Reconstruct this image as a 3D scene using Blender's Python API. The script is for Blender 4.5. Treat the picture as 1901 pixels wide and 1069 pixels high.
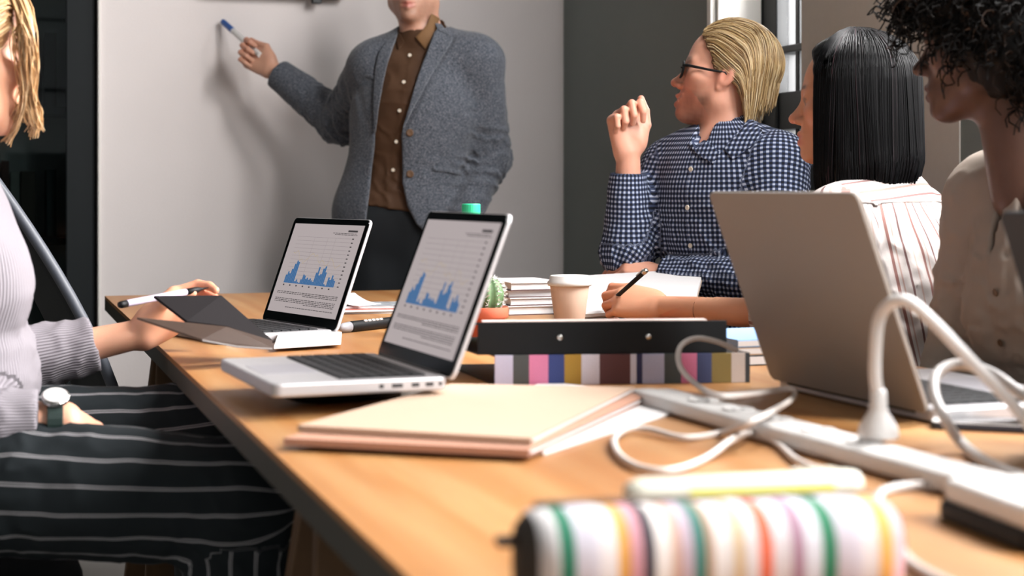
import bpy, bmesh, math, random
import numpy as np
from mathutils import Vector, Matrix

random.seed(7)
rng = np.random.default_rng(7)
scene = bpy.context.scene
for o in list(bpy.data.objects):
    bpy.data.objects.remove(o)

# ------------------------------------------------------------------ camera
F = 3000.0                      # focal length in pixels of the 1901 x 1069 frame
CAMZ = 1.02
HORIZON = 354.0
cam_data = bpy.data.cameras.new('camera')
cam_data.sensor_width = 36.0
cam_data.lens = F / 1901.0 * 36.0
cam_data.shift_y = -(534.5 - HORIZON) / 1901.0
cam_data.clip_start = 0.05
cam_data.dof.use_dof = True
cam_data.dof.focus_distance = 3.2
cam_data.dof.aperture_fstop = 4.3
cam = bpy.data.objects.new('camera', cam_data)
scene.collection.objects.link(cam)
cam.location = (0, 0, CAMZ)
cam.rotation_euler = (math.pi / 2, 0, 0)
scene.camera = cam

# the room and the table share one pair of axes, turned against the camera
TH = math.atan(967.0 / 3000.0)
S = np.array([math.cos(TH), math.sin(TH), 0.0])      # along the short side of the table, to the right
L = np.array([-math.sin(TH), math.cos(TH), 0.0])     # along the long side, away from the camera
TABLE_Z = 0.75
P0 = np.array([-1.047, 4.154, 0.0])                  # far left corner of the table
TABLE_W, TABLE_LEN, TABLE_T = 1.08, 3.6, 0.037
BACK_L, RIGHT_S, LEFT_S, FRONT_L, CEIL = 1.0, 1.61, -2.3, -6.6, 3.3

def W(s, l, z=0.0):
    p = P0 + s * S + l * L
    return np.array([p[0], p[1], z])
def at(px, py, Y):              # the point that stands at depth Y and shows at this pixel
    return np.array([(px - 950.0) * Y / F, Y, CAMZ - (py - HORIZON) * Y / F])
def tab(px, py, z=TABLE_Z):     # the point at height z that shows at this pixel
    Y = F * (CAMZ - z) / (py - HORIZON)
    return np.array([(px - 950.0) * Y / F, Y, z])

# ------------------------------------------------------------------ world and daylight
world = bpy.data.worlds.new('overcast_sky'); scene.world = world
world.use_nodes = True
bg = world.node_tree.nodes['Background']
bg.inputs['Color'].default_value = (0.93, 0.97, 1.0, 1)
bg.inputs['Strength'].default_value = 2.0

def area_light(name, loc, target, sx, sy, power, col=(1, 1, 1)):
    d = bpy.data.lights.new(name, 'AREA'); d.shape = 'RECTANGLE'
    d.size, d.size_y, d.energy, d.color = sx, sy, power, col
    o = bpy.data.objects.new(name, d); scene.collection.objects.link(o)
    o.location = loc
    v = Vector(target) - Vector(loc)
    o.rotation_euler = v.to_track_quat('-Z', 'Y').to_euler()
    return o
# daylight falling in through the windows of the right wall and an unseen fill window behind the camera
WIN = [(-0.73, -0.24, 0.9, 2.35), (-2.5, -1.56, 1.25, 3.1), (-4.6, -3.3, 1.25, 3.1)]
POW = [50, 290, 270]
for (l0, l1, z0, z1), pw in zip(WIN, POW):
    c = W(RIGHT_S + 0.34, (l0 + l1) / 2, (z0 + z1) / 2)
    area_light('window_daylight', c, c - S + (0.40 if l1 > -3 else 0.75) * L - np.array([0, 0, 0.5]), l1 - l0, z1 - z0, pw, (1.0, 0.975, 0.965))
FRONT_WIN = (-1.7, 0.9, 1.25, 3.1)
c = W((FRONT_WIN[0] + FRONT_WIN[1]) / 2, FRONT_L - 0.34, 2.15)
area_light('window_daylight', c, c + L - np.array([0, 0, 0.2]), 2.5, 1.7, 10, (1.0, 0.98, 0.96))

scene.view_settings.view_transform = 'Standard'
scene.view_settings.look = 'None'
scene.view_settings.exposure = 0.0
scene.view_settings.gamma = 1.0
scene.view_settings.use_curve_mapping = False

# ------------------------------------------------------------------ materials
def lin(c):
    out = []
    for v in c[:3]:
        v = v / 255.0
        out.append(v / 12.92 if v <= 0.04045 else ((v + 0.055) / 1.055) ** 2.4)
    return tuple(out) + (1.0,)
class NT:
    def __init__(self, name):
        self.m = bpy.data.materials.new(name); self.m.use_nodes = True
        self.t = self.m.node_tree; self.n = self.t.nodes
        self.b = self.n['Principled BSDF']
    def node(self, typ, **kw):
        n = self.n.new(typ)
        for k, v in kw.items():
            if k.startswith('in_'):
                key = k[3:]
                key = int(key) if key.isdigit() else key.replace('_', ' ')
                if hasattr(v, 'is_linked') or isinstance(v, bpy.types.NodeSocket):
                    self.t.links.new(v, n.inputs[key])
                else:
                    n.inputs[key].default_value = v
            else:
                setattr(n, k, v)
        return n
    def link(self, a, b):
        self.t.links.new(a, b)
    def math(self, op, a, b=None, c=None):
        n = self.n.new('ShaderNodeMath'); n.operation = op
        for i, v in enumerate((a, b, c)):
            if v is None: continue
            if isinstance(v, bpy.types.NodeSocket): self.t.links.new(v, n.inputs[i])
            else: n.inputs[i].default_value = v
        return n.outputs[0]
    def mix(self, fac, a, b):
        n = self.n.new('ShaderNodeMix'); n.data_type = 'RGBA'
        for s, v in ((n.inputs['Factor'], fac), (n.inputs['A'], a), (n.inputs['B'], b)):
            if isinstance(v, bpy.types.NodeSocket): self.t.links.new(v, s)
            else: s.default_value = v
        return n.outputs['Result']
    def coords(self, kind='Object', scale=(1, 1, 1)):
        tc = self.n.new('ShaderNodeTexCoord')
        mp = self.n.new('ShaderNodeMapping'); mp.inputs['Scale'].default_value = scale
        self.t.links.new(tc.outputs[kind], mp.inputs['Vector'])
        return mp.outputs['Vector']
    def noise(self, vec, scale, detail=3.0, rough=0.55):
        n = self.n.new('ShaderNodeTexNoise')
        n.inputs['Scale'].default_value = scale; n.inputs['Detail'].default_value = detail
        n.inputs['Roughness'].default_value = rough
        if vec is not None: self.t.links.new(vec, n.inputs['Vector'])
        return n.outputs['Fac']
    def ramp(self, fac, stops):
        n = self.n.new('ShaderNodeValToRGB')
        e = n.color_ramp.elements
        while len(e) < len(stops): e.new(0.5)
        for i, (p, c) in enumerate(stops):
            e[i].position = p; e[i].color = c
        self.t.links.new(fac, n.inputs['Fac'])
        return n.outputs['Color']
    def bump(self, h, strength=0.3, dist=0.002):
        n = self.n.new('ShaderNodeBump')
        n.inputs['Strength'].default_value = strength; n.inputs['Distance'].default_value = dist
        self.t.links.new(h, n.inputs['Height']); self.t.links.new(n.outputs['Normal'], self.b.inputs['Normal'])
    def attr(self, name):
        n = self.n.new('ShaderNodeAttribute'); n.attribute_name = name
        return n
    def set(self, color=None, rough=None, metal=None, spec=None):
        if color is not None:
            if isinstance(color, bpy.types.NodeSocket): self.t.links.new(color, self.b.inputs['Base Color'])
            else: self.b.inputs['Base Color'].default_value = color
        if rough is not None:
            if isinstance(rough, bpy.types.NodeSocket): self.t.links.new(rough, self.b.inputs['Roughness'])
            else: self.b.inputs['Roughness'].default_value = rough
        if metal is not None: self.b.inputs['Metallic'].default_value = metal
        if spec is not None: self.b.inputs['Specular IOR Level'].default_value = spec
        return self.m
def plain(name, rgb, rough=0.5, metal=0.0, vary=0.06, scale=40.0, bump=0.0, spec=0.5):
    t = NT(name)
    c = lin(rgb)
    f = t.noise(t.coords(), scale)
    a = tuple(max(0, v * (1 - vary)) for v in c[:3]) + (1,)
    b = tuple(min(1, v * (1 + vary)) for v in c[:3]) + (1,)
    t.set(t.mix(f, a, b), rough, metal, spec)
    if bump: t.bump(f, bump, 0.002)
    return t.m
def glass_mat(name, tint=(1, 1, 1, 1), gloss=0.08, rough=0.02):
    t = NT(name)
    out = t.n['Material Output']
    tr = t.n.new('ShaderNodeBsdfTransparent'); tr.inputs['Color'].default_value = tint
    gl = t.n.new('ShaderNodeBsdfGlossy'); gl.inputs['Roughness'].default_value = rough
    lw = t.n.new('ShaderNodeLayerWeight'); lw.inputs['Blend'].default_value = gloss
    mx = t.n.new('ShaderNodeMixShader')
    t.link(lw.outputs['Fresnel'], mx.inputs[0]); t.link(tr.outputs[0], mx.inputs[1]); t.link(gl.outputs[0], mx.inputs[2])
    t.link(mx.outputs[0], out.inputs['Surface'])
    return t.m
def emit_mat(name, rgb, strength, tex=False):
    t = NT(name)
    t.set((0.01, 0.01, 0.01, 1), 0.25)
    t.b.inputs['Emission Color'].default_value = lin(rgb)
    t.b.inputs['Emission Strength'].default_value = strength
    return t.m

M = {}
t = NT('wall_plaster')
v = t.coords('Object')
n1 = t.noise(v, 3.0, 4); n2 = t.noise(v, 160.0, 2)
t.set(t.mix(n1, lin((216, 209, 207)), lin((224, 217, 215))), 0.85); t.bump(n2, 0.25, 0.002); M['wall'] = t.m
t = NT('shaded_wall_plaster')
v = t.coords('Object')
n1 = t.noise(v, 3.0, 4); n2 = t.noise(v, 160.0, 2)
t.set(t.mix(n1, lin((116, 123, 121)), lin((126, 132, 129))), 0.85); t.bump(n2, 0.25, 0.002); M['shaded_wall'] = t.m  # back wall paint again, with the right wall's shade put into the colour
t = NT('floor_concrete')
v = t.coords('Object')
n1 = t.noise(v, 5.0, 8); n2 = t.noise(v, 70.0, 4)
t.set(t.mix(n1, lin((168, 165, 160)), lin((205, 202, 198))), 0.55); t.bump(n2, 0.2, 0.002); M['floor'] = t.m
M['ceiling'] = plain('ceiling_concrete', (104, 102, 98), 0.9, vary=0.05, scale=4)
M['brick'] = plain('dark_wall_paint', (84, 84, 82), 0.9, vary=0.05, scale=6)
M['trim'] = plain('painted_trim', (225, 222, 216), 0.5, vary=0.02)
M['steel'] = plain('black_steel', (22, 25, 27), 0.45, 0.0, 0.15)
M['cab'] = plain('cabinet_dark', (20, 25, 27), 0.6, 0.0, 0.12, spec=0.2)
M['glass'] = glass_mat('clear_glass')
M['cabglass'] = glass_mat('cabinet_glass', (0.45, 0.5, 0.5, 1), 0.12)

def wood(name, c0, c1, c2, scale=1.0, rough=0.42, axis='y'):
    t = NT(name)
    sc = (7 * scale, 0.55 * scale, 7 * scale) if axis == 'y' else ((0.55 * scale, 7 * scale, 7 * scale) if axis == 'x' else (7 * scale, 7 * scale, 0.55 * scale))
    v = t.coords('Object', sc)
    warp = t.noise(v, 1.1, 3)
    big = t.noise(v, 0.8, 2)
    vm = t.node('ShaderNodeVectorMath', operation='ADD')
    t.link(v, vm.inputs[0])
    cmb = t.node('ShaderNodeCombineXYZ'); t.link(t.math('MULTIPLY', warp, 1.6), cmb.inputs[0]); t.link(t.math('MULTIPLY', warp, 0.5), cmb.inputs[2])
    t.link(cmb.outputs[0], vm.inputs[1])
    w = t.node('ShaderNodeTexWave', wave_type='BANDS', bands_direction='X' if axis != 'x' else 'Y')
    w.inputs['Scale'].default_value = 0.55; w.inputs['Distortion'].default_value = 5.0; w.inputs['Detail'].default_value = 3.0
    w.inputs['Detail Scale'].default_value = 0.8
    t.link(vm.outputs[0], w.inputs['Vector'])
    fine = t.noise(v, 14.0, 5, 0.7)
    base = t.mix(w.outputs['Fac'], c0, c1)
    base = t.mix(t.math('MULTIPLY', t.math('SMOOTH_MIN', t.math('MULTIPLY', t.math('SUBTRACT', big, 0.32), 2.6), 1.0, 0.2), 0.75), base, c2)
    dark = tuple(x * 0.72 for x in c2[:3]) + (1,)
    base = t.mix(t.math('MULTIPLY', t.math('SMOOTH_MIN', fine, 0.7, 0.1), 0.45), base, dark)
    t.set(base, rough); t.bump(fine, 0.12, 0.001)
    return t.m
M['table'] = wood('table_oak', lin((192, 146, 94)), lin((178, 124, 70)), lin((146, 94, 50)))
M['pine'] = wood('trestle_wood', lin((120, 88, 56)), lin((104, 74, 46)), lin((84, 60, 38)), 1.4, 0.6, 'z')
M['edge'] = plain('table_edge_band', (62, 58, 48), 0.6, vary=0.1)

# ------------------------------------------------------------------ mesh helpers
COL = scene.collection
class MB:
    """collects shapes and links them as one mesh object"""
    def __init__(self):
        self.v = []; self.f = []; self.m = []; self.cur = 0
    def add(self, vs, fs):
        o = len(self.v)
        self.v += [tuple(map(float, p)) for p in vs]
        for q in fs:
            self.f.append(tuple(i + o for i in q)); self.m.append(self.cur)
        return self
    def box(self, c, s, R=None):
        c = np.array(c, float); h = np.array(s, float) / 2
        vs = [np.array([x, y, z]) * h for x in (-1, 1) for y in (-1, 1) for z in (-1, 1)]
        if R is not None: vs = [np.array(R) @ p for p in vs]
        vs = [p + c for p in vs]
        return self.add(vs, [(0, 1, 3, 2), (4, 6, 7, 5), (0, 4, 5, 1), (2, 3, 7, 6), (0, 2, 6, 4), (1, 5, 7, 3)])
    def prism(self, poly, z0, z1, plane='xy', R=None, o=(0, 0, 0)):
        n = len(poly); o = np.array(o, float)
        def mk(a, b, c):
            p = {'xy': (a, b, c), 'xz': (a, c, b), 'yz': (c, a, b)}[plane]
            p = np.array(p, float)
            return (np.array(R) @ p if R is not None else p) + o
        vs = [mk(a, b, z0) for a, b in poly] + [mk(a, b, z1) for a, b in poly]
        fs = [tuple(range(n))[::-1], tuple(range(n, 2 * n))] + [(i, (i + 1) % n, n + (i + 1) % n, n + i) for i in range(n)]
        return self.add(vs, fs)
    def tube(self, pts, r, seg=10, cap=True, squash=None):
        pts = [np.array(p, float) for p in pts]
        n = len(pts); rr = r if hasattr(r, '__len__') else [r] * n
        ref = np.array([0, 0, 1.0]); rings = []
        u = None
        for i, p in enumerate(pts):
            d = pts[min(i + 1, n - 1)] - pts[max(i - 1, 0)]
            d = d / (np.linalg.norm(d) + 1e-9)
            if u is None:
                a = np.array([1.0, 0, 0]) if abs(d[0]) < 0.8 else np.array([0, 1.0, 0])
                u = np.cross(d, a); u /= np.linalg.norm(u)
            else:
                u = u - d * np.dot(u, d); u /= (np.linalg.norm(u) + 1e-9)
            w = np.cross(d, u)
            rings.append([p + rr[i] * (math.cos(t) * u + math.sin(t) * w) for t in np.linspace(0, 2 * math.pi, seg, endpoint=False)])
        vs = [q for g in rings for q in g]
        fs = [(i * seg + j, i * seg + (j + 1) % seg, (i + 1) * seg + (j + 1) % seg, (i + 1) * seg + j) for i in range(n - 1) for j in range(seg)]
        if cap: fs += [tuple(range(seg))[::-1], tuple(range((n - 1) * seg, n * seg))]
        return self.add(vs, fs)
    def lathe(self, prof, seg=24, o=(0, 0, 0), R=None):
        o = np.array(o, float); vs = []
        for r, z in prof:
            for t in np.linspace(0, 2 * math.pi, seg, endpoint=False):
                p = np.array([r * math.cos(t), r * math.sin(t), z])
                vs.append((np.array(R) @ p if R is not None else p) + o)
        n = len(prof)
        fs = [(i * seg + j, i * seg + (j + 1) % seg, (i + 1) * seg + (j + 1) % seg, (i + 1) * seg + j) for i in range(n - 1) for j in range(seg)]
        fs += [tuple(range(seg))[::-1], tuple(range((n - 1) * seg, n * seg))]
        return self.add(vs, fs)
    def quad(self, a, b, c, d):
        return self.add([a, b, c, d], [(0, 1, 2, 3)])
    def build(self, name, mats, parent=None, loc=None, rz=0.0, bevel=0.0, smooth=False, seg=2):
        me = bpy.data.meshes.new(name)
        me.from_pydata(self.v, [], self.f)
        mats = mats if isinstance(mats, (list, tuple)) else [mats]
        for m in mats: me.materials.append(m)
        if len(mats) > 1: me.polygons.foreach_set('material_index', self.m)
        if smooth:
            me.polygons.foreach_set('use_smooth', [True] * len(me.polygons))
        me.update()
        o = bpy.data.objects.new(name, me); COL.objects.link(o)
        if loc is not None: o.location = tuple(map(float, loc))
        o.rotation_euler = (0, 0, rz)
        if parent is not None: o.parent = parent
        if bevel:
            b = o.modifiers.new('bevel', 'BEVEL'); b.width = bevel; b.segments = seg; b.limit_method = 'ANGLE'; b.angle_limit = 0.6
            b.harden_normals = False
        return o
def rrect(w, h, r, n=6):
    out = []
    for cx, cy, a0 in ((w / 2 - r, h / 2 - r, 0), (-w / 2 + r, h / 2 - r, 90), (-w / 2 + r, -h / 2 + r, 180), (w / 2 - r, -h / 2 + r, 270)):
        for k in range(n + 1):
            a = math.radians(a0 + 90 * k / n)
            out.append((cx + r * math.cos(a), cy + r * math.sin(a)))
    return out
def tag(o, label=None, cat=None, group=None, kind=None):
    if label: o['label'] = label
    if cat: o['category'] = cat
    if group: o['group'] = group
    if kind: o['kind'] = kind
    return o
def empty(name, loc, rz=0.0, label=None, cat=None, group=None):
    o = bpy.data.objects.new(name, None); COL.objects.link(o)
    o.location = tuple(map(float, loc)); o.rotation_euler = (0, 0, rz); o.empty_display_size = 0.05
    return tag(o, label, cat, group)
def spline(pts, n=12):
    pts = [np.array(p, float) for p in pts]; out = []
    P = [2 * pts[0] - pts[1]] + pts + [2 * pts[-1] - pts[-2]]
    for i in range(1, len(P) - 2):
        a, b, c, d = P[i - 1], P[i], P[i + 1], P[i + 2]
        for k in range(n):
            t = k / n
            out.append(0.5 * (2 * b + (c - a) * t + (2 * a - 5 * b + 4 * c - d) * t * t + (3 * b - 3 * c + d - a) * t ** 3))
    out.append(pts[-1])
    return out
def unit(v):
    v = np.array(v, float); return v / np.linalg.norm(v)
def rot_to(zdir, xdir=(1, 0, 0)):
    z = unit(zdir); x = np.array(xdir, float); x = unit(x - z * np.dot(x, z)); y = np.cross(z, x)
    return np.array([x, y, z]).T
# ------------------------------------------------------------------ the room
def struct(name, mb, mat, loc=None, rz=TH, label=None, bevel=0.0):
    o = mb.build(name, mat, None, loc, rz, bevel)
    o['kind'] = 'structure'
    if label: o['label'] = label
    return o
ORG = W(0, 0, 0)
T = 0.20
CAB_S = 0.044
mb = MB(); mb.box(((LEFT_S + RIGHT_S) / 2, (FRONT_L + BACK_L) / 2, -0.05), (RIGHT_S - LEFT_S + 0.8, BACK_L - FRONT_L + 0.8, 0.1))
struct('floor', mb, M['floor'], ORG, label='pale grey concrete floor under the table')
mb = MB(); mb.box(((LEFT_S + RIGHT_S) / 2, (FRONT_L + BACK_L) / 2, CEIL + 0.05), (RIGHT_S - LEFT_S + 0.8, BACK_L - FRONT_L + 0.8, 0.1))
struct('ceiling', mb, M['ceiling'], ORG, label='grey concrete ceiling')
mb = MB(); mb.box(((CAB_S + RIGHT_S + T) / 2, BACK_L + T / 2, CEIL / 2), (RIGHT_S + T - CAB_S, T, CEIL))
mb.box(((CAB_S + LEFT_S) / 2 - 0.1, BACK_L + T + 0.2, CEIL / 2), (CAB_S - LEFT_S + 0.6, 0.1, CEIL))
struct('wall_back', mb, M['wall'], ORG, label='light grey plaster wall the presenter points at')
mb = MB(); mb.box((LEFT_S - T / 2, (FRONT_L + BACK_L) / 2, CEIL / 2), (T, BACK_L - FRONT_L + 2 * T, CEIL))
struct('wall_left', mb, M['brick'], ORG, label='dark grey wall on the left')
# right wall with its windows
mb = MB(); prev = BACK_L
for (l0, l1, z0, z1) in WIN:
    mb.box((RIGHT_S + T / 2, (prev + l1) / 2, CEIL / 2), (T, prev - l1, CEIL))
    mb.box((RIGHT_S + T / 2, (l0 + l1) / 2, z0 / 2), (T, l1 - l0, z0))
    mb.box((RIGHT_S + T / 2, (l0 + l1) / 2, (z1 + CEIL) / 2), (T, l1 - l0, CEIL - z1))
    prev = l0
mb.box((RIGHT_S + T / 2, (prev + FRONT_L) / 2, CEIL / 2), (T, prev - FRONT_L, CEIL))
struct('wall_right', mb, M['shaded_wall'], ORG, label='plaster wall with the steel window, coloured as in shade')
a0, a1, z0, z1 = FRONT_WIN
mb = MB()
mb.box(((LEFT_S + a0) / 2, FRONT_L - T / 2, CEIL / 2), (a0 - LEFT_S, T, CEIL))
mb.box(((RIGHT_S + a1) / 2, FRONT_L - T / 2, CEIL / 2), (RIGHT_S - a1, T, CEIL))
mb.box(((a0 + a1) / 2, FRONT_L - T / 2, z0 / 2), (a1 - a0, T, z0))
mb.box(((a0 + a1) / 2, FRONT_L - T / 2, (z1 + CEIL) / 2), (a1 - a0, T, CEIL - z1))
struct('wall_front', mb, M['brick'], ORG)

def steel_window(name, l0, l1, z0, z1, smid, label, rails, stiles, frame=0.07):
    """a steel window: frame, sashes bars and one pane between each pair of bars"""
    r = empty(name, W(smid, (l0 + l1) / 2, z0), TH); r['kind'] = 'structure'; r['label'] = label
    w = l1 - l0; h = z1 - z0
    mb = MB()
    mb.box((0, -w / 2 + frame / 2, h / 2), (0.07, frame, h)); mb.box((0, w / 2 - frame / 2, h / 2), (0.07, frame, h))
    mb.box((0, 0, frame / 2), (0.07, w - 2 * frame, frame)); mb.box((0, 0, h - frame / 2), (0.07, w - 2 * frame, frame))
    mb.build('window_frame', M['steel'], r, bevel=0.004)
    zs = [frame] + [x for x in rails] + [h - frame]
    ys = [-w / 2 + frame] + list(stiles) + [w / 2 - frame]
    zz = []
    for x in rails:
        th = 0.10 if abs(x - (1.235 - z0)) < 0.03 else 0.02
        mb = MB(); mb.box((0, 0, x), (0.055, w - 2 * frame, th)); mb.build('glazing_bar', M['steel'], r, bevel=0.003)
        zz.append((x - th / 2, x + th / 2))
    for y in stiles:
        mb = MB(); mb.box((0, y, h / 2), (0.045, 0.022, h - 2 * frame)); mb.build('glazing_bar', M['steel'], r, bevel=0.003)
    lo = [frame] + [b for a, b in zz]; hi = [a for a, b in zz] + [h - frame]
    for a, b in zip(lo, hi):
        for y0, y1 in zip(ys[:-1], ys[1:]):
            mb = MB(); mb.box((0.0, (y0 + y1) / 2, (a + b) / 2), (0.006, y1 - y0, b - a)); mb.build('pane', M['glass'], r)
    return r
l0, l1, z0, z1 = WIN[0]
steel_window('window_1', l0, l1, z0, z1, RIGHT_S + 0.17, 'black steel window with small bright panes in the right wall', [1.235 - z0, 1.40 - z0, 1.75 - z0, 2.08 - z0], [0.06], 0.09)
for i, (l0, l1, z0, z1) in enumerate(WIN[1:]):
    steel_window('window_%d' % (i + 2), l0, l1, z0, z1, RIGHT_S + 0.17, 'black steel window in the right wall', [0.55, 1.1], [-0.4, 0, 0.4])
r = steel_window('window_4', a0, a1, FRONT_WIN[2], FRONT_WIN[3], 0, 'unseen steel window in the front wall, for fill light', [0.55, 1.1], [-0.8, -0.4, 0, 0.4, 0.8])
r.location = tuple(W((a0 + a1) / 2, FRONT_L - 0.17, FRONT_WIN[2])); r.rotation_euler = (0, 0, TH + math.pi / 2)
# white casing round the visible window, and the strip where two wall boards meet
l0, l1, z0, z1 = WIN[0]
mb = MB()
mb.box((RIGHT_S + 0.065, l1 - 0.006, (z0 + z1) / 2), (0.13, 0.012, z1 - z0))
mb.box((RIGHT_S - 0.008, l1 + 0.016, (z0 + z1) / 2), (0.016, 0.024, z1 - z0 + 0.05))
struct('trim_1', mb, M['trim'], ORG, label='white painted casing at the side of the window', bevel=0.002)
mb = MB(); mb.box((RIGHT_S - 0.002, -1.0725, CEIL / 2), (0.004, 0.675, CEIL))
struct('trim_2', mb, plain('pale_wall_panel', (196, 189, 180), 0.85, vary=0.04, scale=60, bump=0.1), ORG, label='lighter grey wall panel to the right of the window')
mb = MB(); mb.box((CAB_S + 0.004, BACK_L - 0.006, CEIL / 2), (0.008, 0.014, CEIL))
struct('trim_3', mb, M['trim'], ORG, label='thin white edge strip at the end of the back wall', bevel=0.002)
for nm, c, s in (('baseboard_back', ((CAB_S + RIGHT_S) / 2, BACK_L - 0.008, 0.05), (RIGHT_S - CAB_S, 0.016, 0.1)),
                 ('baseboard_right', (RIGHT_S - 0.008, (-1.4 + BACK_L) / 2, 0.05), (0.016, BACK_L + 1.4, 0.1))):
    mb = MB(); mb.box(c, s); struct(nm, mb, M['trim'], ORG, bevel=0.003)

# rail of the projection screen at the top of the wall
mb = MB()
a, b = at(380, -14, 5.2), at(640, -2, 5.32)
l_in = BACK_L - 0.045
sA = float(np.dot(a - P0, S)); sB = float(np.dot(b - P0, S))
zr = CAMZ + 360 * 5.25 / F
r = empty('screen_rail', W((sA + sB) / 2, l_in, zr), TH, 'black rail with a clip at the top of the back wall', 'rail')
mb = MB(); mb.box((0, 0, 0.012), (sB - sA, 0.03, 0.02)); mb.box((0, 0.03, 0.012), (sB - sA - 0.05, 0.034, 0.012)); mb.build('rail', M['steel'], r, bevel=0.002)
mb = MB(); mb.box((0.13, -0.004, -0.004), (0.03, 0.03, 0.03)); mb.build('clip', M['steel'], r, bevel=0.003)
mb = MB(); mb.box((0, 0.018, 0.004), (sB - sA - 0.02, 0.012, 0.006)); mb.build('slat', M['trim'], r)

# glazed cabinet left of the wall
cs0 = LEFT_S + 0.02
cw = CAB_S - 0.006 - cs0
r = empty('glass_cabinet', W((cs0 + CAB_S - 0.006) / 2, BACK_L + 0.22, 0), TH, 'tall black cabinet with glass doors beside the wall', 'cabinet')
mb = MB(); H = 2.6; d = 0.40
mb.box((0, d / 2 - 0.01, H / 2), (cw, 0.02, H)); mb.box((-cw / 2 + 0.012, 0, H / 2), (0.024, d - 0.04, H)); mb.box((cw / 2 - 0.012, 0, H / 2), (0.024, d - 0.04, H))
mb.box((0, 0, 0.05), (cw - 0.05, d - 0.04, 0.1)); mb.box((0, 0, H - 0.02), (cw - 0.05, d - 0.04, 0.04)); mb.box((cw / 2 - 0.78, 0, H / 2), (0.02, d - 0.05, H - 0.16))
mb.build('body', M['cab'], r, bevel=0.002)
SH = [0.45, 0.86, 1.275, 1.70, 2.12]
for z in SH:
    mb = MB(); mb.box((0, 0.01, z), (cw - 0.06, d - 0.08, 0.025)); mb.build('shelf', M['cab'], r, bevel=0.002)
for k, (x0, x1) in enumerate(((cw / 2 - 0.78, cw / 2), (cw / 2 - 1.56, cw / 2 - 0.78), (-cw / 2, cw / 2 - 1.56))):
    x0 += 0.002; x1 -= 0.002; fr = 0.088
    mb = MB(); y = -d / 2 + 0.012
    for xx in (x0 + fr / 2, x1 - fr / 2): mb.box((xx, y, H / 2), (fr, 0.028, H - 0.02))
    for zz in (0.06, H - 0.06): mb.box(((x0 + x1) / 2, y, zz), (x1 - x0 - 2 * fr, 0.028, 0.1))
    dr = mb.build('door', M['cab'], r, bevel=0.003)
    mb = MB(); mb.box(((x0 + x1) / 2, y, H / 2), (x1 - x0 - 2 * fr, 0.006, H - 0.2)); mb.build('pane', M['cabglass'], dr)
# books and boxes standing on the cabinet shelves
bookcols = [('slate grey', (70, 76, 78)), ('brown', (62, 48, 38)), ('pale grey', (120, 118, 112)), ('dark red', (74, 38, 34)), ('navy', (38, 48, 66)), ('black', (24, 25, 26)), ('olive', (74, 72, 44)), ('cream', (170, 160, 140))]
bm = [plain('cabinet_book_%d' % i, c, 0.6) for i, (n_, c) in enumerate(bookcols)]
ORD = ['nearest the wall edge', 'second from the wall edge', 'third from the wall edge', 'fourth from the wall edge', 'fifth from the wall edge']
k = 0
for z, shelf in ((0.86, 'lower'), (1.275, 'middle'), (1.70, 'upper')):
    x = cw / 2 - 0.115
    for j in range(5):
        w_ = random.uniform(0.022, 0.05); h_ = random.uniform(0.2, 0.3); dd = random.uniform(0.16, 0.22)
        x -= random.choice((0.0, 0.0, 0.03))
        r = empty('shelf_book', W((cs0 + CAB_S - 0.006) / 2 + x - w_ / 2, BACK_L + 0.22 + 0.02, z + 0.0135), TH, '%s book on the %s cabinet shelf, %s' % (bookcols[k % 8][0], shelf, ORD[j]), 'book', 'books inside the glass cabinet')
        mb = MB(); mb.box((0, -dd / 2 + 0.002, h_ / 2), (w_, 0.004, h_)); mb.box((-w_ / 2 + 0.0015, 0, h_ / 2), (0.003, dd - 0.008, h_)); mb.box((w_ / 2 - 0.0015, 0, h_ / 2), (0.003, dd - 0.008, h_)); mb.build('cover', bm[k % 8], r, bevel=0.001)
        mb = MB(); mb.box((0, 0.002, h_ / 2), (w_ - 0.0062, dd - 0.014, h_ - 0.008)); mb.build('pages', M['trim'], r)
        x -= w_ + 0.004; k += 1

# ------------------------------------------------------------------ table
r = empty('meeting_table', W(TABLE_W / 2, -TABLE_LEN / 2, 0), TH, 'long wooden meeting table with a dark edge on trestles', 'table')
mb = MB(); mb.box((0, 0, TABLE_Z - 0.004), (TABLE_W, TABLE_LEN, 0.008)); mb.build('tabletop', M['table'], r)
mb = MB(); mb.box((0, 0, TABLE_Z - 0.008 - (TABLE_T - 0.008) / 2), (TABLE_W, TABLE_LEN, TABLE_T - 0.008)); mb.build('edge_band', M['edge'], r, bevel=0.001)
zb = TABLE_Z - TABLE_T
for ly in (-0.55, 1.35):
    mb = MB(); mb.box((0, ly, zb - 0.03), (TABLE_W - 0.16, 0.09, 0.06)); tr = mb.build('trestle', M['pine'], r, bevel=0.003)
    for sx in (-1, 1):
        for sy in (-1, 1):
            a = np.array([sx * (TABLE_W / 2 - 0.13), ly + sy * 0.035, zb - 0.03]); b = np.array([sx * (TABLE_W / 2 - 0.07), ly + sy * 0.27, 0.0])
            dv = b - a; R = rot_to(-dv, (1, 0, 0)); ln = np.linalg.norm(dv)
            mb = MB(); mb.box((a + b) / 2, (0.085, 0.03, ln - 0.01), R); mb.build('leg', M['pine'], tr, bevel=0.003)
        mb = MB(); mb.box((sx * (TABLE_W / 2 - 0.1), ly, 0.28), (0.022, 0.34, 0.06)); mb.build('brace', M['pine'], tr, bevel=0.003)
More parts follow.
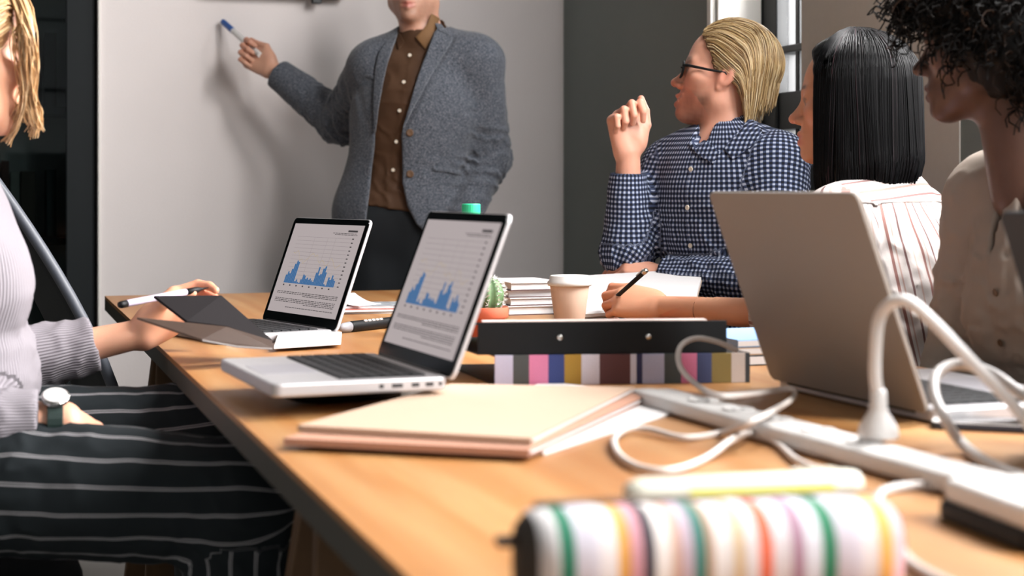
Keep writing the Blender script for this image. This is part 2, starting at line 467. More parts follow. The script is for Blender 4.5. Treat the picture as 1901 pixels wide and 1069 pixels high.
# ------------------------------------------------------------------ things on the table
M['alu'] = plain('anodised_aluminium', (196, 194, 196), 0.42, 0.55, 0.02, 600)
M['alu_lid'] = plain('anodised_lid', (146, 137, 129), 0.5, 0.2, 0.02, 600)
M['black'] = plain('black_plastic', (12, 14, 16), 0.5, 0.0, 0.1, spec=0.25)
M['bezel'] = plain('black_glass_bezel', (8, 9, 10), 0.12, 0.0, 0.05)
M['key'] = plain('key_black', (24, 26, 29), 0.5, 0.0, 0.05)
M['port'] = plain('port_dark', (40, 40, 42), 0.5)
M['scr'] = emit_mat('screen_white', (196, 184, 184), 0.78)
M['bar'] = emit_mat('chart_blue', (70, 120, 172), 0.75)
M['ink'] = emit_mat('chart_ink', (70, 66, 68), 0.8)
M['grid'] = emit_mat('chart_grid', (150, 140, 142), 0.8)
M['gold'] = emit_mat('chart_gold', (196, 176, 140), 0.8)
M['touch'] = plain('trackpad', (178, 176, 182), 0.35, 0.4, 0.02)
M['white'] = plain('white_plastic', (214, 212, 210), 0.38, 0.0, 0.015)
M['paper'] = plain('paper_white', (214, 212, 212), 0.8, 0.0, 0.015)
M['kraft'] = plain('folder_card', (186, 158, 136), 0.75, 0.0, 0.03, 120, 0.05)
M['kraft_dk'] = plain('folder_card_rose', (180, 134, 112), 0.75, 0.0, 0.03, 120, 0.05)
M['chrome'] = plain('polished_metal', (200, 198, 194), 0.25, 1.0, 0.02)

BARS = [.35, .5, .42, .62, .85, 1., .95, .1, .18, .08, .05, .2, .42, .38, .25, .3, .22, .28, .2, .15, .55, .8, .45, .5, .75, .85, .6, .1, .05, .4, .3, .5, .35, .28]
LINE = [.62, .6, .66, .58, .45, .5, .4, .47, .52, .6, .62, .56, .6, .48, .44, .5, .46, .38, .42, .55, .5, .42, .36, .4, .44]
def laptop(name, label, cx, cy, zb, yang, w, d, lean, ports=(), chart=True, keys='parts', lidmat='alu', lid_h=None, group=None):
    """hinge at the local origin, base towards -y, lid leaning towards +y"""
    th = 0.0165; lh = lid_h or d - 0.002
    r = empty(name, (cx, cy, zb), yang - math.pi / 2, label, 'laptop', group)
    mb = MB(); mb.prism(rrect(w, d, 0.012), 0.0, th, o=(0, -d / 2, 0)); mb.build('base', M['alu'], r, bevel=0.003)
    kw, kd = w * 0.875, d * 0.50
    ky = -0.022 - kd / 2
    mb = MB(); mb.box((0, ky, th + 0.0003), (kw, kd, 0.0008)); kb = mb.build('keyboard', M['black'], r)
    rows = 6; me = None; jo = MB()
    for i in range(rows):
        n = 14 if i < 5 else 9
        px = kw / n; py = kd / rows
        for j in range(n):
            x = -kw / 2 + px * (j + 0.5); y = ky + kd / 2 - py * (i + 0.5)
            if keys == 'parts':
                key = (n,)
                if me is None: me = {}
                if n not in me:
                    b = MB(); b.box((0, 0, 0.0008), (px - 0.003, py - 0.003, 0.0016)); o = b.build('key', M['key'], kb); me[n] = o.data
                    o.location = (x, y, th + 0.0008)
                else:
                    o = bpy.data.objects.new('key', me[n]); COL.objects.link(o); o.parent = kb; o.location = (x, y, th + 0.0008)
            else:
                jo.box((x, y, th + 0.0016), (px - 0.003, py - 0.003, 0.0016))
    if keys != 'parts': tag(jo.build('keys', M['key'], kb), kind='stuff')
    mb = MB(); mb.prism(rrect(w * 0.34, d * 0.32, 0.004, 3), th - 0.0003, th + 0.0003, o=(0, -d * 0.78, 0)); mb.build('trackpad', M['touch'], r)
    mb = MB(); mb.tube([(-w * 0.40, 0.0, th - 0.004), (w * 0.40, 0.0, th - 0.004)], 0.006, 10); mb.build('hinge', M['black'], r, smooth=False)
    for (y, pw) in ports:      # ports on the +x side
        mb = MB(); mb.box((w / 2 - 0.0005, y, th * 0.5), (0.003, pw, 0.0048)); mb.build('port', M['port'], r, bevel=0.001)
    # lid: a frame that leans back
    ca, sa = math.cos(lean), math.sin(lean)
    R = np.array([[1, 0, 0], [0, ca, sa], [0, -sa, ca]])      # local x, normal, up along the lid
    o0 = np.array([0, 0.004, th - 0.004])
    mb = MB(); mb.prism([(x, z + lh / 2) for x, z in rrect(w, lh, 0.011)], -0.0005, 0.0055, 'xz', R, o0)
    lid = mb.build('lid', M[lidmat], r, bevel=0.0015)
    mb = MB(); mb.prism([(x, z + lh / 2) for x, z in rrect(w - 0.003, lh - 0.003, 0.010)], -0.0016, -0.0004, 'xz', R, o0)
    mb.build('bezel', M['bezel'], lid)
    bz = 0.013; sw = w - 2 * bz; z0 = 0.022; sh = lh - bz - z0
    def P(u, v, off):
        return R @ np.array([(u - 0.5) * sw, -off, z0 + v * sh]) + o0
    def rect(mb, u0, u1, v0, v1, off):
        mb.quad(P(u0, v0, off), P(u1, v0, off), P(u1, v1, off), P(u0, v1, off))
    mb = MB(); 
    if not chart:
        rect(mb, 0, 1, 0, 1, 0.0019); mb.build('screen', M['bezel'], lid); return r
    rect(mb, 0, 1, 0, 1, 0.0019); sc = mb.build('screen', M['scr'], lid)
    mb = MB()
    for i in range(13):
        mb.cur = 1; v = 0.335 + i * 0.043
        rect(mb, 0.10, 0.87, v, v + 0.0025, 0.0021)
        mb.cur = 0; rect(mb, 0.885, 0.91, v - 0.006, v + 0.006, 0.0021)
    mb.cur = 1
    for u in (0.36, 0.55, 0.66): rect(mb, u, u + 0.002, 0.335, 0.85, 0.0021)
    mb.cur = 0
    for i in range(8): rect(mb, 0.11 + i * 0.095, 0.13 + i * 0.095, 0.295, 0.31, 0.0021)
    rect(mb, 0.80, 0.93, 0.925, 0.945, 0.0021)
    rr = random.Random(3)
    def words(u0, u1, v, hh):
        u = u0
        while u < u1 - 0.01:
            wd = min(rr.uniform(0.015, 0.05), u1 - u); rect(mb, u, u + wd, v, v + hh, 0.0021); u += wd + 0.008
    words(0.60, 0.94, 0.905, 0.006); words(0.63, 0.94, 0.89, 0.006)
    for v, u0 in ((0.225, 0.06), (0.208, 0.06), (0.191, 0.45), (0.150, 0.06), (0.133, 0.06), (0.116, 0.06), (0.099, 0.5), (0.058, 0.25)): words(u0, 0.94, v, 0.007)
    mb.cur = 2
    for i in range(len(LINE) - 1):
        u0 = 0.12 + i * 0.03; u1 = u0 + 0.03; v0, v1 = 0.33 + LINE[i] * 0.55, 0.33 + LINE[i + 1] * 0.55
        mb.quad(P(u0, v0 - 0.003, 0.0022), P(u1, v1 - 0.003, 0.0022), P(u1, v1 + 0.003, 0.0022), P(u0, v0 + 0.003, 0.0022))
    mb.build('chart_print', [M['ink'], M['grid'], M['gold']], sc)
    mb = MB()
    for i, b in enumerate(BARS):
        u0 = 0.11 + i * 0.0215; rect(mb, u0, u0 + 0.0205, 0.325, 0.325 + b * 0.255, 0.0023)
    mb.build('chart_bars', M['bar'], sc)
    return r
PORTS13 = ((-0.085, 0.006), (-0.065, 0.014), (-0.042, 0.010), (-0.024, 0.010), (-0.010, 0.004))
ya = math.radians(21.5)
ydir = np.array([math.cos(ya), math.sin(ya)])
LZ = TABLE_Z + 0.026
cen = np.array([-0.2375, 2.086]) + ydir * 0.1095
laptop('laptop', 'open silver laptop with a bar chart nearest the camera, on a black case', cen[0], cen[1], LZ, ya, 0.314, 0.219, math.radians(21), PORTS13, group='laptops showing the chart')
laptop('laptop', 'open laptop with a bar chart farther back beside the held notebook', -0.4125, 3.077, TABLE_Z, math.radians(33.9), 0.314, 0.219, math.radians(20), PORTS13, keys='joined', group='laptops showing the chart')
laptop('laptop', 'large grey laptop seen from behind its lid on the right', 0.424, 2.036, TABLE_Z + 0.002, math.radians(199.8), 0.368, 0.25, math.radians(20.5), (), chart=False, keys='joined', lidmat='alu_lid', lid_h=0.272)

M['lid_black'] = plain('black_laptop_lid', (22, 26, 32), 0.45, 0.0, 0.05)
laptop('laptop', 'black laptop whose dark lid corner shows at the right edge', 0.653, 1.574, TABLE_Z, math.radians(199.8), 0.32, 0.22, math.radians(20), (), chart=False, keys='joined', lidmat='lid_black', lid_h=0.252)
# black case under the near laptop
def loft(mb, secs, seg=20, cap=True):
    """secs: list of (centre, u, v, ru, rv, power)"""
    vs = []
    for c, u, v, ru, rv, p in secs:
        for t in np.linspace(0, 2 * math.pi, seg, endpoint=False):
            a, b = math.cos(t), math.sin(t)
            x = math.copysign(abs(a) ** (2 / p), a) * ru; y = math.copysign(abs(b) ** (2 / p), b) * rv
            vs.append(np.array(c) + x * np.array(u) + y * np.array(v))
    n = len(secs)
    fs = [(i * seg + j, i * seg + (j + 1) % seg, (i + 1) * seg + (j + 1) % seg, (i + 1) * seg + j) for i in range(n - 1) for j in range(seg)]
    if cap: fs += [tuple(range(seg))[::-1], tuple(range((n - 1) * seg, n * seg))]
    return mb.add(vs, fs)
a = tab(548, 757); b = tab(822, 735)
dv = b - a; ln = np.linalg.norm(dv); ang = math.atan2(dv[1], dv[0])
nb = np.array([-math.sin(ang), math.cos(ang), 0])
r = empty('pen_case', (a + b) / 2 + nb * 0.035 , ang, 'black zipped pen case lying under the nearest laptop', 'pen case')
mb = MB()
U, V = (0, 1, 0), (0, 0, 1)
loft(mb, [((-ln / 2 + x, 0, 0.0125), U, V, 0.042 * k, 0.0125 * kk, 3.2) for x, k, kk in ((0, .55, .3), (0.012, .8, .7), (0.04, .95, .95), (0.1, 1, 1), (ln - 0.02, 1, 1), (ln - 0.004, .95, .9), (ln, .85, .7))], 24)
mb.build('body', M['black'], r, smooth=True)
mb = MB(); mb.box((-0.012, -0.0405, 0.017), (0.004, 0.004, 0.012)); mb.build('zip_puller', M['chrome'], r, bevel=0.001)
mb = MB(); mb.box((ln / 2 - 0.05, -0.0418, 0.010), (0.035, 0.001, 0.008)); mb.build('label_patch', plain('grey_patch', (110, 108, 104), 0.6), r)

# beige card folders with papers between them
def sheet(name, pts, z, th, mat, label, cat, bend=None, group=None, nx=1):
    """a flat sheet with four corners given on the table"""
    P_ = [np.array(p, float) for p in pts]
    c = sum(P_) / 4; c[2] = z
    mb = MB(); mb.prism([(p[0] - c[0], p[1] - c[1]) for p in P_], 0, th)
    return tag(mb.build(name, mat, None, c, 0, 0.0006), label, cat, group)
def quad_from(cx, cy, ang, w, h):
    u = np.array([math.cos(ang), math.sin(ang), 0]); v = np.array([-math.sin(ang), math.cos(ang), 0]); c = np.array([cx, cy, 0])
    return [c - u * w / 2 - v * h / 2, c + u * w / 2 - v * h / 2, c + u * w / 2 + v * h / 2, c - u * w / 2 + v * h / 2]
def folder(name, label, ll, lr, ur, ul, z, mat, nsheets, gap):
    """card folder: two covers joined by a spine, sheets inside"""
    P_ = [np.array(p, float) for p in (ll, lr, ur, ul)]; c = sum(P_) / 4; c[2] = z
    r = empty(name, c, 0, label, 'folder')
    Q = [(p[0] - c[0], p[1] - c[1]) for p in P_]
    mb = MB(); mb.prism(Q, 0, 0.0012); mb.build('back_cover', mat, r)
    Qi = [(x * 0.975, y * 0.975) for x, y in Q]
    for k in range(nsheets):
        mb = MB(); o = 0.004 * (k % 2); mb.prism([(x + o, y - o * .3) for x, y in Qi], 0.0014 + k * 0.0016, 0.0014 + k * 0.0016 + 0.0009); mb.build('sheet', M['paper'], r)
    top = 0.0016 + nsheets * 0.0016 + gap
    mb = MB(); mb.prism(Q, top, top + 0.0012); mb.build('front_cover', mat, r)
    mb = MB()
    a, b = np.array(Q[0]), np.array(Q[1]); n = np.array([(b - a)[1], -(b - a)[0]]); n = n / np.linalg.norm(n) * 0.0014
    mb.prism([tuple(a + n), tuple(b + n), tuple(b), tuple(a)], 0, top + 0.0012); mb.build('spine', mat, r)
    return r, z + top + 0.0012
# papers lying partly under the folders
sheet('paper_sheet', [tab(870, 830), tab(1010, 846), tab(1290, 757), tab(1180, 742)], TABLE_Z + 0.0005, 0.0035, M['paper'], 'white paper sheets sticking out from under the beige folders', 'paper')
sheet('paper_sheet', [tab(840, 790), tab(985, 800), tab(1215, 738), tab(1090, 726)], TABLE_Z + 0.0042, 0.0012, plain('grey_paper', (96, 100, 108), 0.7), 'dark grey sheet of paper between folder and white papers', 'paper')
sheet('paper_sheet', [tab(880, 760), tab(1080, 760), tab(1115, 722), tab(1010, 710)], TABLE_Z + 0.0005, 0.0018, M['paper'], 'white paper with a corner showing behind the beige folder', 'paper')
zf = TABLE_Z + 0.0056
f1, z2 = folder('card_folder', 'lower beige card folder of the stack on the table', tab(527, 826, zf), tab(982, 848, zf), tab(1205, 742, zf), tab(820, 736, zf), zf, M['kraft_dk'], 2, 0.0015)
z2 += 0.0005
f2, z3 = folder('card_folder', 'upper beige card folder lying on top of the stack', tab(553, 801, z2), tab(986, 826, z2), tab(1178, 728, z2), tab(838, 722, z2), z2, M['kraft'], 2, 0.001)

# ring binder, black, lying on a striped one
def stripes_mat(name, cols, x0, x1, axis=0, rough=0.7, jitter=0.0):
    t = NT(name)
    tc = t.n.new('ShaderNodeTexCoord'); sp = t.n.new('ShaderNodeSeparateXYZ'); t.link(tc.outputs['Object'], sp.inputs[0])
    mr = t.n.new('ShaderNodeMapRange'); mr.inputs['From Min'].default_value = x0; mr.inputs['From Max'].default_value = x1
    t.link(sp.outputs[axis], mr.inputs['Value'])
    tot = sum(w for w, c in cols); acc = 0; stops = []
    n = t.n.new('ShaderNodeValToRGB'); n.color_ramp.interpolation = 'CONSTANT'
    e = n.color_ramp.elements
    while len(e) < len(cols): e.new(0.5)
    for i, (w, c) in enumerate(cols):
        e[i].position = acc / tot; e[i].color = lin(c); acc += w
    t.link(mr.outputs[0], n.inputs['Fac'])
    f = t.noise(t.coords(), 500.0, 2)
    t.set(t.mix(t.math('MULTIPLY', f, 0.25), n.outputs['Color'], (0.02, 0.02, 0.02, 1)), rough); t.bump(f, 0.2, 0.001)
    return t.m
bl = tab(918, 716); br = tab(1392, 710)
ang = math.atan2((br - bl)[1], (br - bl)[0]); BW = np.linalg.norm(br - bl); BD = 0.26
SC = [(9, (196, 192, 214)), (8, (72, 74, 72)), (10, (222, 128, 164)), (8, (48, 62, 120)), (9, (178, 136, 44)), (9, (222, 214, 222)), (16, (92, 52, 52)), (3, (220, 218, 232)), (3, (36, 42, 84)), (11, (182, 184, 210)), (9, (66, 72, 72)), (8, (192, 104, 136)), (8, (44, 52, 88)), (10, (112, 92, 36)), (7, (176, 160, 150)), (3, (30, 32, 34))]
def binder(name, label, bl, ang, bw, bd, h, spinemat, covermat, z, rivets, top_edge=None, sheets=3, slope=0.0004, shear=-0.05):
    r = empty(name, (bl[0], bl[1], z), ang, label, 'binder')
    mb = MB(); mb.box((bw / 2, 0.0015, h / 2), (bw, 0.003, h)); mb.build('spine', spinemat, r, bevel=0.0008)
    # the covers lie flat against the spine edge and close towards the far side
    for nm, za, zb_ in (('bottom_cover', 0.0012, 0.0012), ('top_cover', h - 0.0012, h - 0.0012 - slope)):
        mb = MB(); vs = []
        for (x, y, zc) in ((0, 0.003, za), (bw, 0.003, za), (bw + shear, bd, zb_), (shear, bd, zb_)):
            vs += [(x, y, zc - 0.0012), (x, y, zc + 0.0012)]
        mb.add(vs, [(0, 2, 4, 6), (1, 7, 5, 3), (0, 1, 3, 2), (2, 3, 5, 4), (4, 5, 7, 6), (6, 7, 1, 0)]); mb.build(nm, covermat, r)
    for k in range(sheets):
        zz = 0.0035 + k * (h - 0.012 - slope) / sheets
        mb = MB(); mb.box((bw / 2 - 0.02, bd / 2 + 0.03, zz + (h - 0.012 - slope) / sheets * 0.42), (bw - 0.12, bd - 0.075, (h - 0.012 - slope) / sheets * 0.8)); mb.build('page_block', M['paper'], r)
    for x in rivets:
        mb = MB(); mb.lathe([(0.0001, 0.0), (0.004, 0.0), (0.0046, 0.0012), (0.003, 0.0022), (0.0001, 0.0024)], 14, (x, 0.0, h * 0.52), rot_to((0, -1, 0), (1, 0, 0)))
        mb.build('rivet', M['chrome'], r, smooth=True)
    if top_edge:
        mb = MB(); mb.box((bw * 0.47, 0.012, h + 0.0008), (bw * 0.90, 0.02, 0.0016)); mb.build('spine_sheen', top_edge, r, bevel=0.0005)  # pale strip paints in the sheen along the top of the spine
    return r
binder('ring_binder', 'closed binder with a multicoloured striped spine under the black binder', bl, ang, BW, BD, 0.042, stripes_mat('binder_stripes', SC, 0, BW), M['black'], TABLE_Z, ())
zk = TABLE_Z + 0.0425
b2 = tab(886, 659, zk)
binder('ring_binder', 'black binder with two metal rivets lying on the striped binder', b2, ang, 0.352, 0.25, 0.045, M['black'], M['black'], zk, (0.115, 0.24), plain('pale_sheen', (226, 204, 196), 0.6), slope=0.022)

# coffee cup
p = tab(1057, 604)
r = empty('paper_coffee_cup', p, 0, 'takeaway paper coffee cup with a white lid beside the writing hand', 'cup')
mb = MB(); mb.lathe([(0.001, 0.0), (0.028, 0.0), (0.029, 0.002), (0.040, 0.083), (0.0395, 0.084)], 32); mb.build('cup', plain('cup_card', (206, 178, 158), 0.7, 0, 0.02), r, smooth=True)
mb = MB(); mb.lathe([(0.036, 0.080), (0.0435, 0.080), (0.0445, 0.083), (0.0445, 0.088), (0.041, 0.091), (0.0395, 0.099), (0.038, 0.1005), (0.034, 0.0985), (0.001, 0.0985)], 32); mb.build('lid', M['white'], r, smooth=True)

# potted cactus
p = tab(903, 640)
r = empty('potted_cactus', p, 0.4, 'small green cactus with white spines in a terracotta pot', 'plant')
mb = MB(); mb.lathe([(0.001, 0), (0.024, 0), (0.025, 0.002), (0.033, 0.048), (0.037, 0.048), (0.038, 0.05), (0.038, 0.066), (0.0365, 0.067), (0.034, 0.066), (0.033, 0.058), (0.001, 0.058)], 28); mb.build('pot', plain('terracotta', (178, 84, 56), 0.75, 0, 0.1, 60, 0.1), r, smooth=True)
mb = MB(); seg = 40; prof = []
for i in range(13):
    t_ = i / 12 * math.pi; prof.append((math.sin(t_) ** 0.75 * 0.027 + 0.0005, 0.056 + (1 - math.cos(t_)) * 0.031))
vs = []
for rr_, z in prof:
    for j in range(seg):
        a_ = 2 * math.pi * j / seg; k = 1 + 0.13 * math.cos(a_ * 10); vs.append((rr_ * k * math.cos(a_), rr_ * k * math.sin(a_), z))
fs = [(i * seg + j, i * seg + (j + 1) % seg, (i + 1) * seg + (j + 1) % seg, (i + 1) * seg + j) for i in range(12) for j in range(seg)]
mb.add(vs, fs); cb = mb.build('cactus_body', plain('cactus_green', (92, 122, 82), 0.6, 0, 0.25, 90), r, smooth=True)
mb = MB(); rc = random.Random(5)
for i in range(2, 13):
    rr_, z = prof[i]
    for j in range(10):
        a_ = 2 * math.pi * j / 10
        base = np.array([rr_ * 1.13 * math.cos(a_), rr_ * 1.13 * math.sin(a_), z])
        for q in range(7):
            dv = unit([math.cos(a_) + rc.uniform(-1, 1), math.sin(a_) + rc.uniform(-1, 1), rc.uniform(-.3, 1.2)])
            mb.tube([base, base + dv * rc.uniform(0.004, 0.010)], [0.0006, 0.0002], 3, False)
tag(mb.build('spines', M['paper'], cb), kind='stuff')

# stacked notebooks and the open notepad beyond the cup
def bookstack(px, py, ang, dims):
    z = TABLE_Z; p = tab(px, py)
    return p
p = tab(985, 580)
zz = TABLE_Z
ang0 = TH + 0.02
lab = ['thick white book at the bottom of the stack behind the cup', 'white book in the middle of the stack behind the cup', 'white book second from the top of the stack behind the cup', 'white book on top of the stack behind the cup']
for i, (w_, d_, h_, ox, oy, da) in enumerate(((0.125, 0.18, 0.020, 0, 0, 0), (0.125, 0.18, 0.017, 0.002, 0.004, 0.02), (0.12, 0.175, 0.015, 0.0, 0.008, -0.02), (0.125, 0.18, 0.018, 0.002, 0.004, 0.03))):
    c = np.array([0.022 + ox, 3.60 + oy, zz])
    r = empty('stacked_book', c, ang0 + da, lab[i], 'book', 'books stacked behind the cup')
    mb = MB(); mb.box((0, 0, 0.001), (w_, d_, 0.002)); mb.build('back_cover', plain('book_cover_%d' % i, (92, 70, 70), 0.6), r)
    mb = MB(); mb.box((0, 0.002, h_ / 2), (w_ - 0.006, d_ - 0.006, h_ - 0.0042)); mb.build('pages', M['paper'], r)
    mb = MB(); mb.box((0, 0, h_ - 0.001), (w_, d_, 0.002)); mb.build('front_cover', plain('book_top_%d' % i, (228, 220, 220), 0.6), r)
    zz += h_ + 0.0004
# open notepad leaning on something: a thick sketch pad with a white page, tilted towards the writer
near_l, near_r = at(1030, 586, 3.36), at(1285, 572, 3.30)
far_l, far_r = at(1043, 507, 3.66), at(1266, 507, 3.60)
c = (near_l + near_r) / 2
ex = unit(near_r - near_l); ey = (far_l + far_r) / 2 - c; ey = ey - ex * np.dot(ey, ex); dl = np.linalg.norm(ey); ey = unit(ey); ez = np.cross(ex, ey)
Rn = np.array([ex, ey, ez]).T
wn = np.linalg.norm(near_r - near_l)
r = empty('sketch_pad', (c[0], c[1], TABLE_Z), 0, 'large white sketch pad propped at a slant behind the writing hand', 'notepad')
off = np.array([0, 0, c[2] - TABLE_Z])
mb = MB(); mb.prism([(x, y + dl / 2) for x, y in rrect(wn, dl, 0.012)], -0.006, 0.0, R=Rn, o=off); mb.build('page_block', M['paper'], r)
mb = MB(); mb.prism([(x, y + dl / 2) for x, y in rrect(wn + 0.004, dl + 0.004, 0.013)], -0.008, -0.006, R=Rn, o=off); mb.build('back_board', plain('pad_board', (150, 130, 116), 0.7), r)
fl = off + Rn @ np.array([0, dl * 0.86, -0.008])
mb = MB()
hz = float(fl[2])
mb.box((float(fl[0]), float(fl[1]), hz / 2 - 0.004), (wn * 0.8, 0.03, hz - 0.008)); mb.build('stand', plain('pad_stand', (120, 112, 106), 0.7), r)
# blue pamphlet and pale book under the forearm at the right of the binder
p = tab(1400, 655)
for i, (nm, lb, rgb, h_, zz, ox) in enumerate((('paperback', 'dark paperback at the bottom beside the binders', (40, 44, 48), 0.016, TABLE_Z, 0), ('paperback', 'pale paperback in the middle beside the binders', (206, 178, 150), 0.012, TABLE_Z + 0.0163, -.004), ('paperback', 'light blue paperback on top beside the binders', (132, 168, 212), 0.012, TABLE_Z + 0.0286, .003))):
    r = empty(nm, (0.375 + ox, 2.60, zz), TH, lb, 'book', 'paperbacks beside the binders')
    mb = MB(); mb.box((0, 0, h_ / 2), (0.13, 0.20, h_)); mb.build('cover', plain('paperback_%d' % i, rgb, 0.5), r, bevel=0.0008)
    mb = MB(); mb.box((0.001, -0.0006, h_ / 2), (0.1305, 0.2006, h_ - 0.004)); mb.build('page_block', M['paper'], r)

# water bottle behind the near laptop
p = np.array([(874 - 950) * 3.0 / F, 3.0, TABLE_Z])
r = empty('water_bottle', p, 0, 'plastic water bottle with a green cap behind the nearest laptop', 'bottle')
capm = plain('green_cap', (46, 190, 140), 0.4, 0, 0.03)
mb = MB(); mb.lathe([(0.001, 0.002), (0.024, 0.0), (0.0275, 0.006), (0.0275, 0.06), (0.026, 0.065), (0.0275, 0.07), (0.0275, 0.15), (0.024, 0.18), (0.013, 0.212), (0.0125, 0.226), (0.001, 0.226)], 24); mb.build('bottle_body', glass_mat('bottle_plastic', (0.93, 0.97, 0.96, 1), 0.25, 0.08), r, smooth=True)
mb = MB(); mb.lathe([(0.0165, 0.224), (0.0175, 0.226), (0.0175, 0.244), (0.016, 0.246), (0.001, 0.246)], 24); mb.build('cap', capm, r)
mb = MB(); mb.lathe([(0.0278, 0.08), (0.0279, 0.081), (0.0279, 0.14), (0.0278, 0.141)], 24); mb.build('label_band', plain('bottle_label', (210, 216, 214), 0.6), r, smooth=True)

# magazines and the black marker between the two laptops
c = tab(705, 590)
for i, (rgb, zz, da, w_, d_, lb) in enumerate((((52, 50, 48), 0.0, 0.0, 0.21, 0.15, 'dark magazine at the bottom of the pile between the laptops'), ((198, 92, 76), 0.0055, 0.10, 0.19, 0.13, 'red-edged magazine in the pile between the laptops'), ((150, 154, 158), 0.011, -0.06, 0.20, 0.15, 'grey picture magazine on top of the pile between the laptops'))):
    mb = MB()
    o = empty('magazine', (-0.30 - (0.03 if i == 1 else 0.0), 3.62 + 0.006 * i - (0.03 if i == 1 else 0.0), TABLE_Z + zz), 0.15 + da, lb, 'magazine', 'magazines between the laptops')
    t = NT('magazine_%d' % i); n_ = t.noise(t.coords('Object', (18, 30, 5)), 2.0, 4)
    t.set(t.ramp(n_, [(0.35, lin([x * 0.7 for x in rgb])), (0.5, lin(rgb)), (0.62, lin([min(255, x * 1.25 + 20) for x in rgb]))]), 0.35)
    bend = 8
    for (z_a, z_b, m_, nm) in ((0.0, 0.0042, M['paper'], 'pages'), (0.0042, 0.005, t.m, 'cover')):
        mb = MB(); mb.prism(rrect(w_, d_, 0.003, 2), z_a, z_b); mb.build(nm, m_, o)
# folded page curling up at the left of the pile
def curl(mb, c, ang, w_, d_, h_, th):
    pts = []
    n = 10
    for i in range(n + 1):
        t_ = i / n; pts.append((t_ * d_, h_ * t_ ** 2.2))
    top = [(y, z + th) for y, z in pts]
    vs = []; 
    for x in (-w_ / 2, w_ / 2):
        for y, z in pts + top[::-1]: vs.append((x, y, z))
    k = len(pts) * 2
    fs = [tuple(range(k))[::-1], tuple(range(k, 2 * k))] + [(i, (i + 1) % k, k + (i + 1) % k, k + i) for i in range(k)]
    mb.add(vs, fs)
mb = MB(); curl(mb, None, 0, 0.09, 0.07, 0.022, 0.0012)
tag(mb.build('loose_leaflet', M['paper'], None, (-0.315, 3.58, TABLE_Z + 0.0165), math.radians(62)), 'white leaflet curling up on top of the magazines', 'leaflet')
a, b = tab(630, 618), tab(735, 606)
dv = b - a; ln = np.linalg.norm(dv) + 0.03
r = empty('marker_pen', (a + b) / 2 + np.array([0.01, 0, 0]), math.atan2(dv[1], dv[0]), 'thick black marker with white print beside the far laptop', 'marker')
Rx = rot_to((1, 0, 0), (0, 1, 0))
mb = MB(); mb.lathe([(0.001, -ln / 2 + 0.028), (0.0095, -ln / 2 + 0.028), (0.0105, -ln / 2 + 0.035), (0.0105, ln / 2 - 0.01), (0.009, ln / 2), (0.001, ln / 2)], 18, (0, 0, 0.0108), Rx); mb.build('barrel', M['black'], r, smooth=True)
mb = MB(); mb.lathe([(0.001, -ln / 2), (0.005, -ln / 2), (0.0085, -ln / 2 + 0.01), (0.0100, -ln / 2 + 0.0285), (0.001, -ln / 2 + 0.0285)], 18, (0, 0, 0.0108), Rx); mb.build('tip_cap', plain('marker_grey', (150, 150, 156), 0.4), r, smooth=True)
mb = MB()
for k in range(5): mb.box((-ln * 0.16 + k * 0.012, -0.0062, 0.0195), (0.008, 0.004, 0.003), rot_to((0, -0.6, 0.8), (1, 0, 0)))
mb.build('print', M['paper'], r)

# power strip, plug and cords
a, b = tab(1222, 724, 0.770), tab(1835, 884, 0.770)
dv = b - a; ln = np.linalg.norm(dv); ang = math.atan2(dv[1], dv[0])
r = empty('power_strip', ((a + b) / 2)[0:2].tolist() + [TABLE_Z], ang, 'long white power strip lying across the table', 'power strip')
mb = MB()
loft(mb, [((-ln / 2 + x, 0, 0.0108), U, V, 0.0275 * k, 0.0108 * kk, 4.0) for x, k, kk in ((-0.055, .35, .45), (-0.045, .6, .6), (-0.02, .72, .75), (-0.004, .78, .85), (0.0, 1, 1), (ln * .36, 1, 1), (ln * .365, 1.05, 1.04), (ln * .62, 1.05, 1.04), (ln * .625, 1, 1), (ln - 0.006, 1, 1), (ln, .92, .9))], 24)
mb.build('housing', M['white'], r, bevel=0.001)
for k in range(5):
    x = -ln / 2 + 0.12 + k * 0.085
    if abs(x - 0.12) < 0.02: pass
    mb = MB(); mb.lathe([(0.001, 0.0215), (0.017, 0.0215), (0.0185, 0.0228), (0.017, 0.0234), (0.0155, 0.0222), (0.001, 0.0218)], 20, (x, 0, 0)); so = mb.build('socket', M['white'], r, smooth=True)
    mb = MB()
    for yy in (-0.006, 0.006): mb.lathe([(0.0001, 0.0219), (0.0022, 0.0219), (0.0022, 0.0224), (0.0001, 0.0224)], 8, (x, yy, 0))
    mb.build('hole', M['port'], so)
pl = tab(1630, 812, 0.7755)
r = empty('power_plug', pl, ang, 'white mains plug with a thick cord standing in the power strip', 'plug')
mb = MB(); mb.lathe([(0.001, 0.0), (0.0195, 0.0), (0.0205, 0.003), (0.0185, 0.012), (0.0105, 0.024), (0.0085, 0.03), (0.008, 0.046), (0.006, 0.048), (0.001, 0.048)], 20); mb.build('plug_body', M['white'], r, smooth=True)
Yp = pl[1]
pts = [at(1629, 745, Yp), at(1624, 690, Yp), at(1626, 630, Yp), at(1634, 585, Yp), at(1658, 560, Yp - .01), at(1690, 562, Yp - .02), at(1740, 605, Yp - .03), at(1800, 668, Yp - .04), at(1870, 740, Yp - .05), at(1960, 835, Yp - .06), at(2060, 860, Yp - .04)]
pts = [p - pl for p in spline(pts, 8)]
Rz = np.array([[math.cos(-ang), -math.sin(-ang), 0], [math.sin(-ang), math.cos(-ang), 0], [0, 0, 1]])
mb = MB(); mb.tube([Rz @ p for p in pts], 0.0062, 12); mb.build('cord', M['white'], r, smooth=True)
